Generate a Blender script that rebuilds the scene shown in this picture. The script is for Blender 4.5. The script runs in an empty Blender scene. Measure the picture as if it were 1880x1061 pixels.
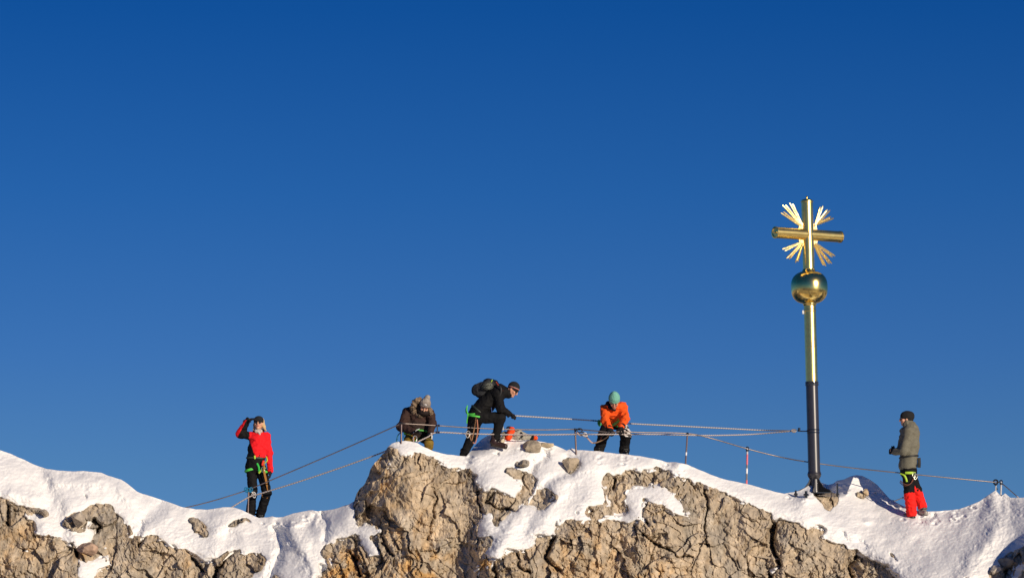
import bpy, math, random
import numpy as np
from mathutils import Vector, Matrix
random.seed(4)
R = math.radians
SC = bpy.context.scene
COL = SC.collection

# ------------------------------------------------------------------ camera frame
T = R(7.0); D = 60.0; F = 6480.0; W2, H2 = 940.0, 530.5
CY, CZ = -D*math.cos(T), 4-D*math.sin(T)
def at(px, py, y):
    """photo direction (px,py) met at depth y (metres) -> world xyz arrays"""
    px = np.asarray(px, float); py = np.asarray(py, float); y = np.asarray(y, float)
    a = (px-W2)/F; b = -(py-H2)/F
    dy = math.cos(T)-b*math.sin(T); dz = math.sin(T)+b*math.cos(T)
    t = (y-CY)/dy
    return np.stack(np.broadcast_arrays(a*t, y, CZ+dz*t), -1)
def A(px, py, y): return Vector(at(px, py, y).tolist())
def mpp(y): return (y-CY)/math.cos(T)/F

# ------------------------------------------------------------------ noise
def h01(ix, iy, iz, s):
    n = (ix.astype(np.int64)*374761393 + iy.astype(np.int64)*668265263 + iz*2147483647 + s*974634777) & 0xffffffff
    n = ((n ^ (n >> 13))*1274126177) & 0xffffffff
    n = ((n ^ (n >> 16))*2246822519) & 0xffffffff
    return ((n ^ (n >> 15)) & 0xffffff)/float(0xffffff)
def vn2(x, y, s=0):
    ix = np.floor(x); iy = np.floor(y); fx = x-ix; fy = y-iy
    fx = fx*fx*fx*(fx*(fx*6-15)+10); fy = fy*fy*fy*(fy*(fy*6-15)+10)
    a = h01(ix, iy, 0, s); b = h01(ix+1, iy, 0, s); c = h01(ix, iy+1, 0, s); d = h01(ix+1, iy+1, 0, s)
    return (a+(b-a)*fx+(c-a)*fy+(a-b-c+d)*fx*fy)*2-1
def fbm2(x, y, o=4, s=0, g=.5):
    r = 0; a = 1
    for i in range(o):
        r = r+a*vn2(x, y, s+i*7); x, y = x*1.9+y*.5+3.1, y*1.9-x*.5+1.7; a *= g
    return r
def vn3(x, y, z, s=0):
    ix = np.floor(x); iy = np.floor(y); iz = np.floor(z); fx = x-ix; fy = y-iy; fz = z-iz
    fx = fx*fx*(3-2*fx); fy = fy*fy*(3-2*fy); fz = fz*fz*(3-2*fz)
    r = 0
    for k in (0, 1):
        izk = (iz+k).astype(np.int64)
        a = h01(ix, iy, izk, s); b = h01(ix+1, iy, izk, s); c = h01(ix, iy+1, izk, s); d = h01(ix+1, iy+1, izk, s)
        r = r+(a+(b-a)*fx+(c-a)*fy+(a-b-c+d)*fx*fy)*(fz if k else 1-fz)
    return r*2-1
def vor(u, v, s=0):
    iu = np.floor(u); iv = np.floor(v)
    f1 = np.full(u.shape, 9.); f2 = f1.copy(); cx = np.zeros(u.shape); cy = cx.copy(); ci = cx.copy(); cj = cx.copy()
    for a in (-1, 0, 1):
        for b in (-1, 0, 1):
            ju = iu+a; jv = iv+b
            qx = u-(ju+.1+.8*h01(ju, jv, 0, s)); qy = v-(jv+.1+.8*h01(ju, jv, 1, s))
            d = np.sqrt(qx*qx+qy*qy); m = d < f1
            f2 = np.where(m, f1, np.minimum(f2, d))
            cx = np.where(m, qx, cx); cy = np.where(m, qy, cy); ci = np.where(m, ju, ci); cj = np.where(m, jv, cj)
            f1 = np.where(m, d, f1)
    return f1, f2, cx, cy, h01(ci, cj, 2, s), h01(ci, cj, 3, s), h01(ci, cj, 4, s)
def sst(a, b, x):
    t = np.clip((x-a)/(b-a), 0, 1); return t*t*(3-2*t)
def blur(a, s):
    r = int(3*s)+1; k = np.exp(-.5*(np.arange(-r, r+1)/s)**2); k /= k.sum()
    def one(m):
        p = np.pad(m, ((0, 0), (r, r)), 'edge'); n = p.shape[1]+len(k)
        f = np.fft.irfft(np.fft.rfft(p, n)*np.fft.rfft(k, n), n)
        return f[:, 2*r:2*r+m.shape[1]]
    return one(one(a).T.copy()).T.copy()

# ------------------------------------------------------------------ mesh + material helpers
def mesh_np(name, V, Q, mat=None, smooth=True, cols=None, parent=None):
    V = np.asarray(V, np.float32); me = bpy.data.meshes.new(name)
    Q = np.asarray(Q, np.int32); n = Q.shape[1]
    me.vertices.add(len(V)); me.vertices.foreach_set('co', V.ravel())
    me.loops.add(Q.size); me.loops.foreach_set('vertex_index', Q.ravel())
    me.polygons.add(len(Q)); me.polygons.foreach_set('loop_start', np.arange(0, Q.size, n, dtype=np.int32))
    me.polygons.foreach_set('use_smooth', np.full(len(Q), smooth))
    if cols is not None:
        at_ = me.color_attributes.new('Col', 'FLOAT_COLOR', 'POINT')
        c = np.ones((len(V), 4), np.float32); c[:, :3] = cols; at_.data.foreach_set('color', c.ravel())
    me.update(calc_edges=True); me.validate()
    if mat: me.materials.append(mat)
    o = bpy.data.objects.new(name, me); COL.objects.link(o)
    if parent: o.parent = parent
    return o
def tag(o, label=None, cat=None, group=None, kind=None):
    for k, v in (('label', label), ('category', cat), ('group', group), ('kind', kind)):
        if v: o[k] = v
    return o
def empty(name, loc, label, cat, group=None):
    o = bpy.data.objects.new(name, None); COL.objects.link(o); o.location = loc; o.empty_display_size = .2
    return tag(o, label, cat, group)

class MB:
    """collects shapes into one mesh; coordinates are world unless parent given (then world too, converted)"""
    def __init__(s): s.v = []; s.f = []; s.c = []
    def add(s, V, Fc, col=(1, 1, 1)):
        b = len(s.v); s.v += [tuple(p) for p in V]; s.f += [tuple(i+b for i in f) for f in Fc]; s.c += [col]*len(V)
    def tube(s, pts, rad, n=8, col=(1, 1, 1), flat=1.0, cap=True, side=None, colf=None):
        pts = [Vector(p) for p in pts]; m = len(pts)
        if not hasattr(rad, '__len__'): rad = [rad]*m
        V = []; Fc = []; cc = []; prev = None
        for i, p in enumerate(pts):
            t = (pts[min(i+1, m-1)]-pts[max(i-1, 0)]).normalized()
            if side is not None: a = side[i] if isinstance(side, list) else Vector(side); a = (a-t*a.dot(t)).normalized()
            elif prev is None:
                a = t.orthogonal().normalized()
            else: a = (prev-t*prev.dot(t)).normalized()
            prev = a; b = t.cross(a)
            for k in range(n):
                an = 2*math.pi*k/n
                V.append(p+(a*math.cos(an)+b*math.sin(an)*flat)*rad[i]); cc.append(colf(i, k) if colf else col)
        for i in range(m-1):
            for k in range(n):
                k2 = (k+1) % n; Fc.append((i*n+k, i*n+k2, (i+1)*n+k2, (i+1)*n+k))
        if cap: Fc.append(tuple(range(n-1, -1, -1))); Fc.append(tuple((m-1)*n+k for k in range(n)))
        b0 = len(s.v); s.add(V, Fc, col); s.c[b0:] = cc
    def lathe(s, prof, n=40, col=(1, 1, 1), M=None):
        V = []; Fc = []; m = len(prof)
        for r, z in prof:
            for k in range(n):
                a = 2*math.pi*k/n; p = Vector((r*math.cos(a), r*math.sin(a), z)); V.append(M@p if M else p)
        for i in range(m-1):
            for k in range(n): k2 = (k+1) % n; Fc.append((i*n+k, i*n+k2, (i+1)*n+k2, (i+1)*n+k))
        Fc.append(tuple(range(n-1, -1, -1))); Fc.append(tuple((m-1)*n+k for k in range(n)))
        s.add(V, Fc, col)
    def box(s, c, sx, sy, sz, M=None, col=(1, 1, 1), bev=0.0):
        b = min(bev, sx*.45, sy*.45, sz*.45); V = []
        for z, i in ((-sz/2, b), (-sz/2+b, 0), (sz/2-b, 0), (sz/2, b)):
            for x, y in ((-1, -1), (1, -1), (1, 1), (-1, 1)):
                V.append(Vector((x*(sx/2-i), y*(sy/2-i), z)))
        V = [(M@p if M else p)+Vector(c) for p in V]
        Fc = [(3, 2, 1, 0), (12, 13, 14, 15)]
        for i in range(3):
            for k in range(4): k2 = (k+1) % 4; Fc.append((i*4+k, i*4+k2, i*4+4+k2, i*4+4+k))
        s.add(V, Fc, col)
    def prism(s, pts2, fr, th, col=(1, 1, 1)):
        """polygon pts2 in plane frame fr(u,v,w)->Vector, thickness th along w"""
        n = len(pts2); V = [fr(u, v, -th/2) for u, v in pts2]+[fr(u, v, th/2) for u, v in pts2]
        Fc = [tuple(range(n-1, -1, -1)), tuple(range(n, 2*n))]+[(k, (k+1) % n, n+(k+1) % n, n+k) for k in range(n)]
        s.add(V, Fc, col)
    def build(s, name, mat, parent=None, smooth=True, ang=40):
        me = bpy.data.meshes.new(name); off = Vector()
        vs = s.v
        if parent is not None:
            mi = world_of(parent).inverted(); vs = [mi@Vector(p) for p in vs]
        me.from_pydata([tuple(p) for p in vs], [], s.f)
        a = me.color_attributes.new('Col', 'FLOAT_COLOR', 'POINT')
        a.data.foreach_set('color', np.array([tuple(c)[:3]+(1,) for c in s.c], np.float32).ravel())
        if mat: me.materials.append(mat)
        me.polygons.foreach_set('use_smooth', [smooth]*len(me.polygons))
        if smooth and ang < 180:
            me.update(); me.set_sharp_from_angle(angle=R(ang))
        me.update()
        o = bpy.data.objects.new(name, me); COL.objects.link(o)
        if parent: o.parent = parent
        return o
def world_of(o):
    m = Matrix.LocRotScale(o.location, o.rotation_euler, o.scale)
    return world_of(o.parent)@m if o.parent else m

def nmat(name, rough=.6, metal=0., spec=.5):
    m = bpy.data.materials.new(name); m.use_nodes = True; nt = m.node_tree
    b = nt.nodes['Principled BSDF']; b.inputs['Roughness'].default_value = rough; b.inputs['Metallic'].default_value = metal
    b.inputs['Specular IOR Level'].default_value = spec
    return m, nt, b
def bump(nt, b, scale, strength, dist=.01, detail=4, prev=None):
    tc = nt.nodes.new('ShaderNodeTexCoord'); n = nt.nodes.new('ShaderNodeTexNoise'); bp = nt.nodes.new('ShaderNodeBump')
    n.inputs['Scale'].default_value = scale; n.inputs['Detail'].default_value = detail
    bp.inputs['Strength'].default_value = strength; bp.inputs['Distance'].default_value = dist
    nt.links.new(tc.outputs['Object'], n.inputs['Vector']); nt.links.new(n.outputs['Fac'], bp.inputs['Height'])
    if prev: nt.links.new(prev.outputs['Normal'], bp.inputs['Normal'])
    nt.links.new(bp.outputs['Normal'], b.inputs['Normal']); return bp
def colnode(nt, b, var=.25, scale=30, detail=3):
    """Base colour = vertex colour * procedural noise"""
    a = nt.nodes.new('ShaderNodeAttribute'); a.attribute_name = 'Col'
    tc = nt.nodes.new('ShaderNodeTexCoord'); n = nt.nodes.new('ShaderNodeTexNoise'); mr = nt.nodes.new('ShaderNodeMapRange')
    n.inputs['Scale'].default_value = scale; n.inputs['Detail'].default_value = detail
    mr.inputs[1].default_value = .3; mr.inputs[2].default_value = .7
    mr.inputs[3].default_value = 1-var; mr.inputs[4].default_value = 1+var
    v = nt.nodes.new('ShaderNodeVectorMath'); v.operation = 'SCALE'
    nt.links.new(tc.outputs['Object'], n.inputs['Vector']); nt.links.new(n.outputs['Fac'], mr.inputs[0])
    nt.links.new(a.outputs['Color'], v.inputs[0]); nt.links.new(mr.outputs[0], v.inputs['Scale'])
    nt.links.new(v.outputs[0], b.inputs['Base Color']); return v

M = {}
m, nt, b = nmat('cloth', .8, 0, .25); colnode(nt, b, .12, 25); bump(nt, b, 60, .35, .006); M['cloth'] = m
m, nt, b = nmat('skin', .5); colnode(nt, b, .08, 40); b.inputs['Subsurface Weight'].default_value = .05; M['skin'] = m
m, nt, b = nmat('knit', .9); colnode(nt, b, .15, 90); bump(nt, b, 140, .5, .006); M['knit'] = m
m, nt, b = nmat('webbing', .6); colnode(nt, b, .1, 60); M['web'] = m
m, nt, b = nmat('shell', .3); colnode(nt, b, .08, 30); M['shell'] = m
m, nt, b = nmat('rope', .8); colnode(nt, b, .15, 80); M['rope'] = m
m, nt, b = nmat('steel', .42, .85); colnode(nt, b, .2, 40); bump(nt, b, 70, .2, .003); M['steel'] = m
m, nt, b = nmat('painted_steel', .15, 0.0); colnode(nt, b, .12, 12); M['paint'] = m; b.inputs['Coat Weight'].default_value = .6; b.inputs['Coat Roughness'].default_value = .14
m, nt, b = nmat('mast_paint', .30, .1, 1.0); colnode(nt, b, .15, 10, 6); M['mast'] = m
# gilded metal, lightly brushed and dented
m, nt, b = nmat('gilding', .2, 1.0)
v = colnode(nt, b, .10, 9); bp = bump(nt, b, 14, .05, .01)
m2, nt2, b2 = nmat('ball_gilding', .19, 1.0); colnode(nt2, b2, .10, 9); bump(nt2, b2, 9, .06, .012); M['ball'] = m2
tc = nt.nodes.new('ShaderNodeTexCoord'); mp = nt.nodes.new('ShaderNodeMapping'); mp.inputs['Scale'].default_value = (3, 3, 70)
n = nt.nodes.new('ShaderNodeTexNoise'); n.inputs['Scale'].default_value = 1.; n.inputs['Detail'].default_value = 2
mr = nt.nodes.new('ShaderNodeMapRange'); mr.inputs[3].default_value = .25; mr.inputs[4].default_value = .34
nt.links.new(tc.outputs['Object'], mp.inputs[0]); nt.links.new(mp.outputs[0], n.inputs['Vector']); nt.links.new(n.outputs['Fac'], mr.inputs[0])
nt.links.new(mr.outputs[0], b.inputs['Roughness']); M['gold'] = m
m, nt, b = nmat('rough_gilding', .40, 1.0); colnode(nt, b, .12, 40); bump(nt, b, 45, .35, .008); M['goldr'] = m

# rock
m, nt, b = nmat('limestone', .85, 0, .25)
v = colnode(nt, b, .22, 9, 8)
bp = bump(nt, b, 7, .5, .04, 10); bp2 = bump(nt, b, 34, .45, .015, 8, bp)
M['rock'] = m
# snow
m, nt, b = nmat('snow', .55, 0, .3)
tc = nt.nodes.new('ShaderNodeTexCoord'); n = nt.nodes.new('ShaderNodeTexNoise'); n.inputs['Scale'].default_value = 1.3; n.inputs['Detail'].default_value = 6
cr = nt.nodes.new('ShaderNodeValToRGB'); cr.color_ramp.elements[0].color = (.74, .74, .75, 1); cr.color_ramp.elements[1].color = (.83, .82, .81, 1)
cr.color_ramp.elements[0].position = .35; cr.color_ramp.elements[1].position = .65
nt.links.new(tc.outputs['Object'], n.inputs['Vector']); nt.links.new(n.outputs['Fac'], cr.inputs[0]); nt.links.new(cr.outputs[0], b.inputs['Base Color'])
bp = bump(nt, b, 6, .16, .035, 7); bump(nt, b, 40, .14, .008, 5, bp); M['snow'] = m

# ------------------------------------------------------------------ terrain tables (photo columns / rows -> ridge shape)
CREST = [(-2600,500),(-1200,690),(-400,770),(-300,775),(-100,800),(0,825),(30,838),(60,851),(85,860),(110,863),(160,865),(185,867),(200,873),(222,879),(235,888),(252,902),(262,907),(280,911),(310,922),(335,930),(360,935),(380,935.5),(395,933),(410,931),(430,931),(445,936),(460,943),(475,950),(490,949.5),(500,947),(507,949),(520,948),(540,941),(560,938),(573,936),(582,938),(600,937),(620,932),(640,926),(650,921),(655,906),(659,900),(665,893),(671,886),(677,872),(680,862),(684,855),(692,846),(698,838),(706,830),(712,820),(720,813),(731,810),(745,809.5),(765,812),(778,820),(795,828),(820,833),(848,837),(856,838),(863,830),(872,818),(884,806),(896,799),(905,797),(915,799),(924,806),(935,806),(955,807),(985,808),(1000,811),(1012,814),(1030,822),(1040,827),(1050,823),(1060,826),(1075,826),(1100,828),(1125,832),(1150,834),(1175,837),(1200,842),(1225,848),(1240,848),(1262,853),(1290,864),(1320,876),(1340,882),(1370,888),(1400,896),(1440,906),(1458,903),(1470,900),(1480,894),(1492,885),(1505,884),(1520,889),(1530,887),(1537,882),(1550,880),(1560,875),(1572,872),(1583,873),(1595,879),(1610,890),(1622,903),(1633,915),(1645,921),(1658,928),(1670,934),(1685,937),(1700,938),(1740,937),(1760,935),(1780,927),(1800,919),(1815,908),(1828,899),(1838,911),(1845,905),(1855,913),(1880,912),(1950,908),(2180,890),(2700,900),(4500,1100)]
YC = [(-2600,4),(-300,1.2),(0,1.0),(200,1.2),(400,1.0),(480,1.0),(600,.6),(660,.3),(720,.1),(800,.2),(850,.45),(905,.75),(935,.8),(1000,.85),(1060,.85),(1200,.8),(1300,1.0),(1440,1.6),(1500,2.15),(1550,2.8),(1600,3.05),(1640,2.85),(1672,2.45),(1700,2.35),(1780,2.4),(1830,2.3),(1880,2.2),(2180,2.2),(4500,4)]
def tab(t, x): return np.interp(x, [a for a, _ in t], [b for _, b in t])

ROCKS = [  # outlines where bare rock shows through
 [(-300,960),(-150,930),(-60,905),(0,913),(12,920),(25,923),(49,933),(74,936),(88,937),(91,945),(74,945),(61,943),(47,941),(48,952),(64,957),(69,970),(65,984),(81,986),(98,987),(111,994),(123,994),(138,1002),(152,999),(172,994),(175,982),(160,972),(170,960),(167,952),(157,957),(155,970),(148,975),(138,972),(120,967),(118,960),(123,950),(133,945),(148,940),(157,943),(159,933),(165,928),(187,928),(204,929),(209,940),(221,952),(236,967),(240,977),(236,987),(246,990),(261,987),(268,982),(290,980),(294,992),(307,997),(320,999),(325,1007),(338,1005),(349,1014),(359,1021),(376,1030),(391,1031),(402,1027),(419,1012),(438,1006),(445,1017),(462,1014),(481,1018),(488,1027),(481,1039),(457,1061),(430,1100),(420,1400),(-300,1400)],
 [(347,949),(354,948),(374,965),(381,982),(374,986),(359,972)],
 [(411,965),(428,954),(447,950),(464,961),(449,956),(428,965)],
 [(150,906),(160,912),(155,918)],
 [(505,1055),(512,1061),(520,1400),(490,1400),(495,1075)],
 # big outcrop
 [(713,826),(726,824),(733,831),(736,838.5),(759,846),(757.5,828),(779,837),(797,841),(812,844),(825,860),(846,859),(863,864),(874,877),(876,890),(890,902),(904,895),(922,905),(948,916),(957,890),(948,879),(925,864),(930,857),(948,861),(962,867),(988,879),(983,897),(972,912),(966,925),(950,938),(929,948),(919,958),(912,966),(906,953),(903,941),(885,943),(875,969),(875,984),(898,987),(904,990),(888,1015),(898,1027),(921,1027.5),(929,1007),(944,1010),(977,1007),(979,984),(990,983),(1013,981.5),(1023,955),(1039,958),(1054,953),(1064,964),(1090,955),(1074,943),(1077,933),(1095,925),(1120,928),(1108,892),(1105,879),(1115,869),(1128,874),(1141,867),(1159,864),(1177,870),(1182,863),(1197,864),(1202,854),(1228,864),(1237,879),(1247,878),(1260,880),(1283,887),(1298,892),(1334,907.5),(1362,920),(1383,928),(1408,941),(1418,953),(1434,951),(1454,956),(1485,974),(1498,961),(1521,971),(1508,989),(1537,997),(1565,1008),(1580,1014),(1597,1027),(1629,1040),(1646,1055),(1652,1061),(1690,1100),(1760,1400),(560,1400),(585,1075),(585,1037),(594,1035),(594,1018),(591,1012),(598,1005),(611,999),(619,988),(640,986),(657,982),(657,971),(652,950),(650,915),(655,898),(665,886),(676,865),(683,850),(700,832)],
 [(1023,915),(1013,900),(1003,896),(988,898.5),(980,915),(972,921),(966,925),(983,937),(1006,930)],
 [(1036,850),(1042,838),(1052,842),(1063,852),(1060,860),(1044,866)],
 [(1055,938),(1064,939),(1062,948)],
 [(900,834),(918,833),(915,838)],
 [(945,850),(972,847),(970,853),(948,856)],
 [(1493,908),(1500,905),(1542,905),(1541,915),(1537,925),(1522,938),(1512,934),(1508,922)],
 [(1574,906),(1590,901),(1594,906),(1588,914),(1578,912)],
 [(1633,1014),(1640,1016),(1650,1030),(1642,1028)],
 [(1815,1070),(1820,1048),(1834,1036),(1845,1022),(1855,1013),(1868,1016),(1880,1005),(1930,985),(2180,960),(2180,1400),(1800,1400)],
 [(1768,1060),(1772,1056),(1779,1062)],
]
SNOWS = [  # snow lying inside the rock outlines
 [(35,1016),(51,1004),(57,1014)],
 [(141,1024),(148,1026),(160,1031),(172,1026),(197,1024),(209,1039),(192,1040),(182,1046),(175,1064),(170,1090),(148,1085),(144,1061)],
 [(173,1009),(175,1000),(181,1000),(178,1008)],[(187,1001),(198,1001),(199,1008),(188,1008)],
 [(274,1029),(284,1019),(294,1020),(283,1023)],[(266,1044),(272,1041),(274,1050),(267,1052)],
 [(667,964),(690,966),(705,978),(690,984),(677,987),(687,999),(697,1010),(692,1017),(674,1020),(672,1010),(664,1002),(657,989),(654,979),(650,971)],
 [(594,1018),(606,1022),(623,1035),(628,1050),(619,1054),(606,1050),(594,1036)],
 [(697,861),(710,841),(720,856),(708,863)],
 [(1097.5,953),(1115,946),(1141,948),(1156,941),(1149,925),(1151,902),(1166.5,895),(1177,898.5),(1200,891),(1223,895),(1238,907.5),(1251,925),(1262,946),(1273,961),(1250,948),(1224,933),(1206,928),(1183,915),(1178,928),(1181,948),(1188,956),(1185,969),(1171,956),(1145,956),(1100,958)],
 [(868,1044),(880,1036),(884,1052),(872,1056)],[(892,1042),(906,1036),(900,1050)],
 [(1025,958),(1040,959),(1028,969)],[(920,962),(932,952),(934,962),(925,968)],
 [(1412,1050),(1428,1034),(1432,1038),(1418,1056)],
 [(1850,1061),(1858,1040),(1872,1028),(1885,1030),(1880,1045),(1862,1075)],
]
CRACKS = [([(1419,953),(1417,990),(1425,1020),(1433,1036),(1416,1050),(1413,1075)],4,.55),([(1297,893),(1295,915),(1302,932),(1292,960),(1300,1000)],2.2,.22),
 ([(1182,928),(1179,945),(1187,962)],3,.3),([(1180,975),(1200,1000),(1235,1012),(1248,1022),(1275,1024)],2,.2),([(1015,982),(1003,1020),(1012,1038),(1030,1050)],4,.35),
 ([(700,975),(706,1000),(718,1020)],3,.25),([(800,905),(803,918),(794,932),(797,948),(788,960),(790,978),(784,990)],2.0,.12),([(877,902),(880,925),(885,945)],2,.2),([(905,905),(893,922),(915,935),(940,938)],3,.25),
 ([(15,923),(13,945),(14,965)],3,.3),([(140,1008),(142,1020)],4,.4),([(150,968),(158,960)],3,.3),([(172,955),(182,968),(178,978)],3,.35),([(393,1061),(400,1040),(412,1026),(425,1012)],3,.35),
 ([(350,1025),(360,1030),(372,1045)],3,.3),([(252,1000),(262,985),(268,975)],2.5,.3),([(1130,880),(1127,888),(1126,895)],3,.3),([(906,1000),(903,1030),(912,1061)],3.5,.3),([(960,985),(948,1010),(955,1040),(972,1050)],2.5,.25),
 ([(640,1010),(655,1030),(660,1061)],2.5,.25),([(1855,1015),(1850,1040),(1845,1061)],5,.35),([(1880,1040),(1868,1055),(1860,1070)],5,.3),([(1580,1015),(1560,1040),(1565,1061)],3,.25),([(1000,868),(985,890),(980,905)],2,.2)]
# soft gullies (+) and ribs (-) modelled in the snow: points, half width px, depth m
FOLDS = [([(60,850),(85,900),(105,940),(115,985)],16,.16),([(60,915),(20,905)],10,-.07),([(262,962),(250,985)],6,.12),([(290,930),(250,965)],14,.10),([(505,975),(515,1000),(505,1035),(490,1070)],10,.20),
 ([(535,970),(560,1010),(575,1050)],14,-.16),([(590,945),(600,975),(598,990)],7,.12),([(575,950),(560,965)],7,.1),([(420,985),(400,1025)],18,.12),([(1000,835),(985,850),(975,862)],9,.14),([(1085,850),(1040,880),(1010,930),(985,975)],18,-.12),
 ([(1060,855),(1020,875),(990,900)],8,.08),([(960,940),(930,990),(905,1020)],14,-.12),([(1800,925),(1740,975),(1680,1010)],34,.05),([(1825,980),(1790,1020),(1770,1061)],16,-.12),([(1480,930),(1530,960),(1600,1000),(1650,1061)],24,-.10),
 ([(1690,955),(1712,950)],6,.10),([(1550,985),(1585,1000)],8,.08),([(100,880),(200,885),(245,915)],12,-.08)]
X0, X1, Y0, Y1 = -300, 2180, 760, 1250
gx, gy = np.meshgrid(np.arange(X0, X1+1, dtype=float), np.arange(Y0, Y1+1, dtype=float))
wx = gx+fbm2(gx/15, gy/15, 5, 11, .6)*3.2; wy = gy+fbm2(gx/15, gy/15, 5, 57, .6)*3.2
def inpoly(poly):
    xs = [p[0] for p in poly]; ys = [p[1] for p in poly]
    a0 = max(int(min(xs)-8-X0), 0); a1 = min(int(max(xs)+9-X0), gx.shape[1]); b0 = max(int(min(ys)-8-Y0), 0); b1 = min(int(max(ys)+9-Y0), gx.shape[0])
    r = np.zeros(gx.shape, bool)
    if a1 <= a0 or b1 <= b0: return r
    x = wx[b0:b1, a0:a1]; y = wy[b0:b1, a0:a1]; c = np.zeros(x.shape, bool); n = len(poly)
    for i in range(n):
        xa, ya = poly[i]; xb, yb = poly[(i+1) % n]
        if ya == yb: continue
        c ^= ((ya > y) != (yb > y)) & (x < (xb-xa)*(y-ya)/(yb-ya)+xa)
    r[b0:b1, a0:a1] = c; return r
def segd(pts):
    """distance field to polyline"""
    d = np.full(gx.shape, 1e3); xs = [p[0] for p in pts]; ys = [p[1] for p in pts]; mg = 95
    a0 = max(int(min(xs)-mg-X0), 0); a1 = min(int(max(xs)+mg-X0), gx.shape[1]); b0 = max(int(min(ys)-mg-Y0), 0); b1 = min(int(max(ys)+mg-Y0), gx.shape[0])
    x = wx[b0:b1, a0:a1]; y = wy[b0:b1, a0:a1]; dd = d[b0:b1, a0:a1]
    for (xa, ya), (xb, yb) in zip(pts[:-1], pts[1:]):
        L = (xb-xa)**2+(yb-ya)**2; t = np.clip(((x-xa)*(xb-xa)+(y-ya)*(yb-ya))/L, 0, 1)
        dd = np.minimum(dd, np.hypot(x-xa-t*(xb-xa), y-ya-t*(yb-ya)))
    d[b0:b1, a0:a1] = dd; return d
rock = np.zeros(gx.shape, bool)
for p in ROCKS: rock |= inpoly(p)
for p in SNOWS: rock &= ~inpoly(p)
snow = (~rock).astype(float)
crest_s = tab(CREST, gx[0])
s1 = blur(snow, 1.6); s2 = blur(snow, 7); s3 = blur(snow, 22)
# slope: metres of depth per metre of picture height
ksn = np.interp(gx, [0, 600, 1150, 1250, 1500, 1650, 2200], [1.15, 1.1, 1.2, 1.5, 1.8, 2.0, 1.7])
k = .42*(1-s2)+ksn*s2
vv = gy-crest_s[None, :]
k = k*(1+.7*np.exp(-np.clip(vv, 0, None)/12.))
k = k+.5*sst(1120, 1250, gy)
hump = sst(1540, 1560, gx)*(1-sst(1640, 1665, gx))*(1-sst(24, 32, vv-np.clip(1575-gx, -99, 0)*0))*(gy < 912)+sst(1775, 1800, gx)*(1-sst(1850, 1875, gx))*(1-sst(10, 22, vv))
k = k*(1-hump)+.55*hump
# the mound with the boulders, and the hump behind the cross, are steeper in front
k = blur(np.where(vv < 0, ksn, k), 4)
kint = np.cumsum(np.where(vv >= 0, k, 0), 0)/108.
ybase = tab(YC, gx)-kint
yb2 = blur(ybase, 20); mixv = sst(6, 50, vv); ybase = blur(ybase, 5)*(1-mixv)+yb2*mixv
# the hump behind the climber's boot and the hollow between mast and dome lie farther back near the skyline
ybase += 1.1*sst(853, 864, gx)*(1-sst(864, 912, gx))*(1-sst(806, 838, gy))
ybase += 2.3*sst(1492, 1503, gx)*np.clip(1-(gx-1503)/(60-(gy-885)*.4), 0, 1)*(1-sst(900, 914, gy))  # hollow turned away from the sun, its shape standing in for a cast shadow
ybase -= 2.3*np.exp(-((gx-1985)/60)**2-((gy-985)/62)**2)  # unseen bulge added beyond the right edge to throw shade on the lower right
# flat step in front of hump behind the cross and behind the cable mound
ybase += .0
# rock relief -------------------------------------------------------------
big = fbm2(gx/150, gy/150, 3, 5); rel = np.zeros(gx.shape)
ux = gx+fbm2(gx/40, gy/40, 4, 21)*8; uy = gy+fbm2(gx/40, gy/40, 4, 22)*8
wb = sst(-.35, .35, fbm2(gx/90, gy/90, 2, 90))            # broken (1) or slabby (0)
a = R(18)
for S, an, st, hh, tl, ck, cw, sd in ((74, R(28), 1.7, .12, .15, .03, .014, 1), (31, R(-24), 1.6, .070, .14, .032, .022, 2), (14, R(14), 1.7, .036, .085, .022, .045, 3), (7, R(-30), 1.5, .014, .036, .014, .07, 4), (3.6, R(20), 1.2, .005, .012, .004, .1, 5)):
    pu = (ux*math.cos(an)+uy*math.sin(an))/S; pv = (-ux*math.sin(an)+uy*math.cos(an))/(S*st)
    f1, f2, cx, cy, r1, r2, r3 = vor(pu, pv, sd)
    amp = 1 if sd < 3 else (.3+.85*wb)
    rel += amp*(hh*(r1-.5)+tl*((r2-.5)*2*cx+(r3-.5)*2*cy))
    ckm = sst(-.3, .6, vn2(gx/(S*1.5), gy/(S*1.5), sd+40))
    rel -= amp*ck*ckm*(1-sst(0, cw*1.6, f2-f1))
rel += .05*fbm2(gx/26, gy/40, 5, 31, .6)+.07*big+.010*fbm2(gx/4.5, gy/6, 3, 33, .7)
for an, per, am, sd in ((R(24), 21, .045, 91), (R(-62), 34, .035, 93)):      # dipping beds: ledges with sharp lips
    q_ = (-(gx)*math.sin(an)+gy*math.cos(an))/per+fbm2(gx/70, gy/50, 3, sd)*1.1
    fr_ = q_-np.floor(q_); rel += am*(fr_**1.6-.5)*sst(-.2, .5, fbm2(gx/60, gy/50, 2, sd+1))*(.6+.8*h01(np.floor(q_), np.floor(q_)*0, 0, sd))
rel -= .035*np.abs(fbm2(ux/50+uy/90, uy/25, 4, 36))
for pts, w, dp in CRACKS:
    rel -= dp*np.exp(-(segd(pts)/w)**2)
relb = blur(rel, 16)
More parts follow.
